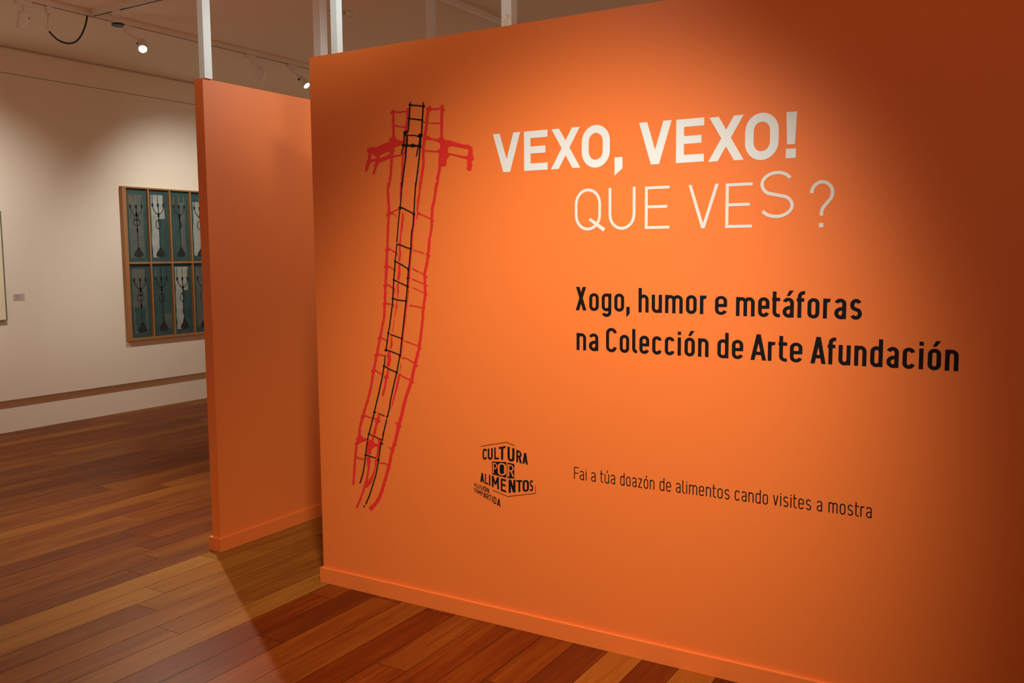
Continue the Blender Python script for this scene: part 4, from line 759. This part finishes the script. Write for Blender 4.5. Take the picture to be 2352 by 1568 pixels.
# ------------------------------------------------------------------ track spotlights
def track_spot(label, lens, aim, track_x, lit, adapter_y=None, length=.115, rad=.034):
    """adapter under the track, stem, fork and a can whose lens centre is at `lens`."""
    lens, aim = Vector(lens), Vector(aim).normalized()
    back = lens - aim * length
    pivot = lens - aim * length * .72
    ay = adapter_y if adapter_y is not None else pivot.y
    top = Vector((track_x, ay, CEIL - .037))
    r = empty('track_spotlight', top)
    tag(r, label, 'spotlight', 'track spotlights in the side gallery')
    bm = bmesh.new()
    add_box(bm, -.016, .016, -.055, .055, -.034, -.0005, .003)
    mesh_obj('adapter', bm, M_LAMP, r)
    bm = bmesh.new()
    add_tube(bm, [Vector((0, 0, -.03)), Vector((0, 0, -.05)), (pivot - top) * .55 + Vector((0, 0, -.02)), pivot - top - aim * .004], .009)
    mesh_obj('arm', bm, M_LAMP, r)
    bm = bmesh.new()
    add_lathe(bm, [(rad * .62, 0), (rad * .9, .006), (rad, .02), (rad, length - .006), (rad * .97, length), (rad * .86, length), (rad * .80, length - .010)],
              back - top, aim)
    mesh_obj('lamp_body', bm, M_LAMP, r)
    bm = bmesh.new()
    add_lathe(bm, [(rad * .80, 0), (rad * .66, .006), (rad * .3, .009)], lens - aim * .006 - top, aim)
    mesh_obj('lens', bm, M_LIT if lit else M_GLASS, r, False)
    bm = bmesh.new()
    side = aim.cross(Vector((0, 0, 1))).normalized()
    add_lathe(bm, [(.009, 0), (.009, .012)], pivot - top + side * (rad - .003), side, 12)
    mesh_obj('knob', bm, M_BLACKP, r)
    return r, lens, aim


AIM_A = Vector((-.15, -.75, 0)) - Vector((-3.10, 1.51, 3.05))
track_spot('lit spotlight whose round white glare faces the room', (-3.10, 1.5092, 3.0486), AIM_A, TX, True, 1.46)
spot('gallery_spot_light', Vector((-3.10, 1.5092, 3.0486)) + AIM_A.normalized() * .03, (-.15, -.75, 0), 350, 80, 1.0, (1.0, .90, .68), .03)
AIM_B = Vector((2.5, .15, -2.4))
track_spot('lit spotlight whose oval glare touches the edge of the printed partition', (-3.10, 3.2405, 3.0428), AIM_B, TX, True, 3.19)
spot('gallery_spot_light', Vector((-3.10, 3.2405, 3.0428)) + AIM_B.normalized() * .03, (-.6, 3.39, .65), 260, 60, 1.0, (1.0, .96, .84), .03)
AIM_C = Vector((-.30, -.03, -1))
track_spot('spotlight left of the hanging black cable, turned to the wall', Vector((-3.165, .635, 3.115)) + AIM_C.normalized() * .09, AIM_C, TX, False, .68)
spot('wall_wash_light', Vector((-3.165, .635, 3.115)) + AIM_C.normalized() * .13, (-4.8, .70, 1.15), 125, 100, 1.0, (1.0, .97, .88), .03)
AIM_D = Vector((-.55, -.22, -1))
track_spot('spotlight above the plain partition, turned to the teal painting', Vector((-3.15, 2.745, 3.10)) + AIM_D.normalized() * .09, AIM_D, TX, False, 2.70)
spot('wall_wash_light', Vector((-3.15, 2.745, 3.10)) + AIM_D.normalized() * .13, (-4.8, 3.30, 1.25), 110, 92, 1.0, (1.0, .97, .88), .03)

# small spot under the cross track, seen as a dark mouth
r = empty('track_spotlight', (-2.93, 1.185, CEIL - .037))
tag(r, 'small spotlight under the cross track showing a flat black mouth', 'spotlight', 'track spotlights in the side gallery')
bm = bmesh.new()
add_box(bm, -.04, .04, -.016, .016, -.03, -.0005, .003)
mesh_obj('adapter', bm, M_LAMP, r)
bm = bmesh.new()
add_tube(bm, [(0, 0, -.02), (0, 0, -.065)], .009)
mesh_obj('arm', bm, M_LAMP, r)
bm = bmesh.new()
add_lathe(bm, [(.02, 0), (.034, .012), (.042, .034), (.043, .040)], (0, 0, -.055), (.05, -.03, -1))
mesh_obj('lamp_body', bm, M_LAMP, r)
bm = bmesh.new()
add_lathe(bm, [(.044, 0), (.044, .012), (.036, .013)], (.002, -.001, -.094), (.05, -.03, -1))
mesh_obj('lens_ring', bm, M_BLACKP, r)

# feed box on the track with a loop of black cable
r = empty('track_feed', (TX, .862, CEIL - .037))
tag(r, 'white feed stem under the ceiling track where the black cable starts', 'track connector')
bm = bmesh.new()
add_box(bm, -.016, .016, -.02, .02, -.05, -.0005, .003)
mesh_obj('adapter', bm, M_LAMP, r)
bm = bmesh.new()
add_tube(bm, [(0, 0, -.045), (.004, -.010, -.12), (.006, -.020, -.160)], .008)
mesh_obj('stem', bm, M_LAMP, r)
bm = bmesh.new()
cp = [(-3.224, .851, 3.064), (-3.222, .868, 3.045), (-3.218, .905, 3.018), (-3.216, .945, 3.006), (-3.216, .985, 3.006), (-3.217, 1.025, 3.018),
      (-3.220, 1.062, 3.045), (-3.225, 1.098, 3.090), (-3.230, 1.130, 3.150), (-3.235, 1.150, 3.205), (-3.235, 1.156, 3.234)]
pts = []
for i in range(len(cp) - 1):
    a, b = Vector(cp[i]), Vector(cp[i + 1])
    m0 = (b - Vector(cp[max(i - 1, 0)])) * .5
    m1 = (Vector(cp[min(i + 2, len(cp) - 1)]) - a) * .5
    for k in range(5):
        t = k / 5
        pts.append(a * (2 * t**3 - 3 * t**2 + 1) + m0 * (t**3 - 2 * t**2 + t) + b * (-2 * t**3 + 3 * t**2) + m1 * (t**3 - t**2))
pts.append(Vector(cp[-1]))
add_tube(bm, pts, .0065, 10)
o = mesh_obj('power_cable', bm, M_CABLE)
tag(o, 'black cable hanging in a loop below the ceiling track', 'cable')

# recessed downlight
r = empty('recessed_downlight', (-1.765, 2.205, CEIL))
tag(r, 'round chrome downlight set in the ceiling beside the bright post', 'downlight')
bm = bmesh.new()
add_lathe(bm, [(.118, 0), (.118, .004), (.098, .007), (.096, 0)], (0, 0, 0), (0, 0, -1), 40, cap=False)
mesh_obj('trim_ring', bm, M_LAMP, r)
bm = bmesh.new()
add_lathe(bm, [(.096, .003), (.085, .0035), (.060, .0012), (.012, .0008)], (0, 0, 0), (0, 0, -1), 40, cap=False)
mesh_obj('reflector', bm, M_CHROME, r)
for dx in (-.032, .030):
    bm = bmesh.new()
    add_lathe(bm, [(.006, .002), (.014, .008), (.016, .03), (.010, .048), (.002, .052)], (dx, dx * .4, 0), (0, 0, -1), 16)
    mesh_obj('bulb', bm, M_GLASS, r)

# ------------------------------------------------------------------ paintings on the gallery wall
PY0, PZ0, PZ1 = 2.478, .695, 2.170
PIT, FR = .2490, .040
NCOL = 5
ZMID = 1.4423
PAINT = empty('panel_painting', (BACK_X, PY0, PZ0))
tag(PAINT, 'teal painting of candelabra in wooden framed compartments on the left wall', 'painting')
W_ = NCOL * PIT + FR + .006
Hh = PZ1 - PZ0
bm = bmesh.new()
DEP = .045
add_box(bm, .001, DEP, 0, FR, 0, Hh, .001)
add_box(bm, .001, DEP, W_ - FR, W_, 0, Hh, .001)
add_box(bm, .001, DEP, FR, W_ - FR, 0, .020, .001)
add_box(bm, .001, DEP, FR, W_ - FR, Hh - .014, Hh, .001)
for k in range(1, NCOL):
    add_box(bm, .001, DEP - .004, FR + k * PIT - .007, FR + k * PIT + .007, .020, Hh - .014)
zm = ZMID - PZ0
for k in range(NCOL):
    add_box(bm, .001, DEP - .004, FR + k * PIT + (.007 if k else 0), FR + (k + 1) * PIT - .007, zm - .009, zm + .009)
mesh_obj('frame', bm, M_WOODF, PAINT)


def yz_poly(bm, pts, x, mi):
    ar = sum(pts[i][0] * pts[(i + 1) % len(pts)][1] - pts[(i + 1) % len(pts)][0] * pts[i][1] for i in range(len(pts)))
    if abs(ar) < 1e-10: return
    if ar < 0: pts = pts[::-1]
    f = bm.faces.new([bm.verts.new((x, p[0], p[1])) for p in pts])
    f.material_index = mi


def canvas(col, row, ground, patch, dark_side, tilt, ring, candle, seed):
    rn = random.Random(seed)
    y0, y1 = FR + col * PIT + (.007 if col else 0), FR + (col + 1) * PIT - .007
    z0, z1 = (.020, zm - .009) if row else (zm + .009, Hh - .014)
    w, h = y1 - y0, z1 - z0
    bm = bmesh.new()
    add_box(bm, .002, .012, y0, y1, z0, z1)
    cv = mesh_obj('canvas_panel', bm, M_TEAL, PAINT)
    U = lambda u, v: (y0 + u * w, z0 + v * h)
    bm = bmesh.new()
    x = .0125

    def rough(u0, v0, u1, v1, mi, jit=.014):
        n = 9
        L = [(u0 + rn.uniform(-jit, jit) * 1.6, v0 + (v1 - v0) * i / n) for i in range(n + 1)]
        R = [(u1 + rn.uniform(-jit, jit) * 1.6, v0 + (v1 - v0) * i / n) for i in range(n + 1)]
        for i in range(n): yz_poly(bm, [U(*L[i]), U(*R[i]), U(*R[i + 1]), U(*L[i + 1])], x, mi)
    if patch:
        p0, p1, pv0, pv1, mat_i = patch
        rough(p0, pv0, p1, pv1, mat_i)
    if dark_side:
        x = .0129
        d0, d1, dv0, dv1 = dark_side
        rough(d0, dv0, d1, dv1, 4, .03)
    x = .0133
    c = .52 + tilt

    def ln(pts, s, mi):
        q = [U(*p) for p in pts]
        for g in stroke(q, s): yz_poly(bm, g, x, mi)

    def ringf(cu, cv_, ru, rv, s):
        q = [U(cu + ru * math.cos(t * math.pi / 9), cv_ + rv * math.sin(t * math.pi / 9)) for t in range(18)]
        for g in stroke(q, s, True): yz_poly(bm, g, x, 2)
    # foot, stem, ring ornament, arms, cups
    foot = [(c - .22, .085), (c - .20, .12), (c - .10, .16), (c - .02, .20), (c + .04, .20), (c + .12, .16), (c + .21, .115), (c + .22, .085), (c + .10, .065), (c - .12, .065)]
    yz_poly(bm, [U(*p) for p in foot], x, 2)
    t = rn.uniform(.70, .74)
    ln([(c, .18), (c - .01, .40), (c - .02, t), (c - .03, t + .06)], .009, 2)
    if ring == 'two':
        ringf(c - .03, .54, .15, .045, .008); ringf(c - .03, .60, .10, .035, .007); ln([(c - .02, .46), (c - .01, .40)], .018, 2)
    elif ring == 'one':
        ringf(c - .04, .52, .13, .06, .008)
    else:
        ln([(c - .02, .47), (c + .04, .52), (c - .02, .58), (c - .05, .63)], .018, 2)
    ln([(c - .02, .62), (c - .02, .68)], .020, 2)
    for sd in (-1, 1):
        ln([(c - .02, t - .07), (c - .02 + sd * .12, t - .055), (c - .02 + sd * .24, t), (c - .03 + sd * .27, t + .05)], .008, 2)
    for sd in (-1, 0, 1):
        cu, cvv = c - .03 + sd * .27, t + .05
        yz_poly(bm, [U(cu - .06, cvv + .03), U(cu + .06, cvv + .03), U(cu + .03, cvv - .02), U(cu - .03, cvv - .02)], x, 2)
        top = cvv + .03 + rn.uniform(.10, .14)
        if candle[sd + 1]:
            ln([(cu, cvv + .03), (cu - .01 * sd, top)], .010, 3)
        else:
            ln([(cu, cvv + .03), (cu - .005, top)], .007, 2)
    mesh_obj('candelabrum_figure', bm, [M_PALE, M_GREY, M_INK, M_OCHRE, M_TEAL], cv)


SPEC = [
    (0, 0, 0, (.18, .84, .06, .92, 1), None, .03, 'two', (1, 1, 0), 1),
    (1, 0, 0, (.16, .80, .06, .93, 0), (.52, .86, .05, .60), .02, 'one', (0, 0, 0), 2),
    (2, 0, 0, (.52, .80, .08, .84, 1), None, .02, 'bend', (1, 1, 1), 3),
    (3, 0, 0, (.18, .92, .08, .86, 0), None, .04, 'one', (0, 1, 0), 4),
    (4, 0, 0, (.16, .84, .06, .90, 1), None, .0, 'two', (1, 0, 1), 5),
    (0, 1, 0, (.18, .84, .06, .93, 1), (.28, .74, .09, .42), .05, 'two', (1, 1, 0), 6),
    (1, 1, 0, (.62, .96, .10, .30, 1), None, .02, 'one', (1, 0, 0), 7),
    (2, 1, 0, (.16, .82, .07, .95, 0), (.50, .90, .07, .62), .04, 'one', (0, 1, 1), 8),
    (3, 1, 0, (.18, .94, .08, .93, 1), None, .06, 'one', (1, 1, 0), 9),
    (4, 1, 0, (.18, .84, .06, .90, 0), None, .0, 'bend', (1, 1, 1), 10),
]
for a in SPEC: canvas(*a)

r = empty('framed_painting', (BACK_X, 0, .972))
tag(r, 'pale canvas in a thin grey frame cut off by the left picture edge', 'painting')
bm = bmesh.new()
E_, T_ = 1.322, .92
add_box(bm, .001, .035, E_ - .008, E_, 0, T_)
add_box(bm, .001, .035, -.2, -.192, 0, T_)
add_box(bm, .001, .035, -.192, E_ - .008, 0, .008)
add_box(bm, .001, .035, -.192, E_ - .008, T_ - .008, T_)
mesh_obj('frame', bm, M_GREENF, r)
box_obj('canvas', .001, .027, -.192, E_ - .008, .008, T_ - .008, M_CANVAS, r)

r = empty('caption_card', (BACK_X, 1.45, 1.1635))
tag(r, 'small grey caption card on the wall between the two paintings', 'caption card')
bm = bmesh.new()
add_box(bm, .0003, .003, -.05, .05, -.029, .029)
mesh_obj('card', bm, M_CARD, r)
bm = bmesh.new()
rr = random.Random(4)
for k, (ya, yb, zz) in enumerate(((-.036, .012, .016), (-.036, .020, .008), (-.036, .004, -.004), (-.036, .026, -.012))):
    bm.faces.new([bm.verts.new(p) for p in ((.0034, ya, zz - .0018), (.0034, yb, zz - .0018), (.0034, yb, zz + .0012), (.0034, ya, zz + .0012))])
mesh_obj('print', bm, M_CARDTXT, r)
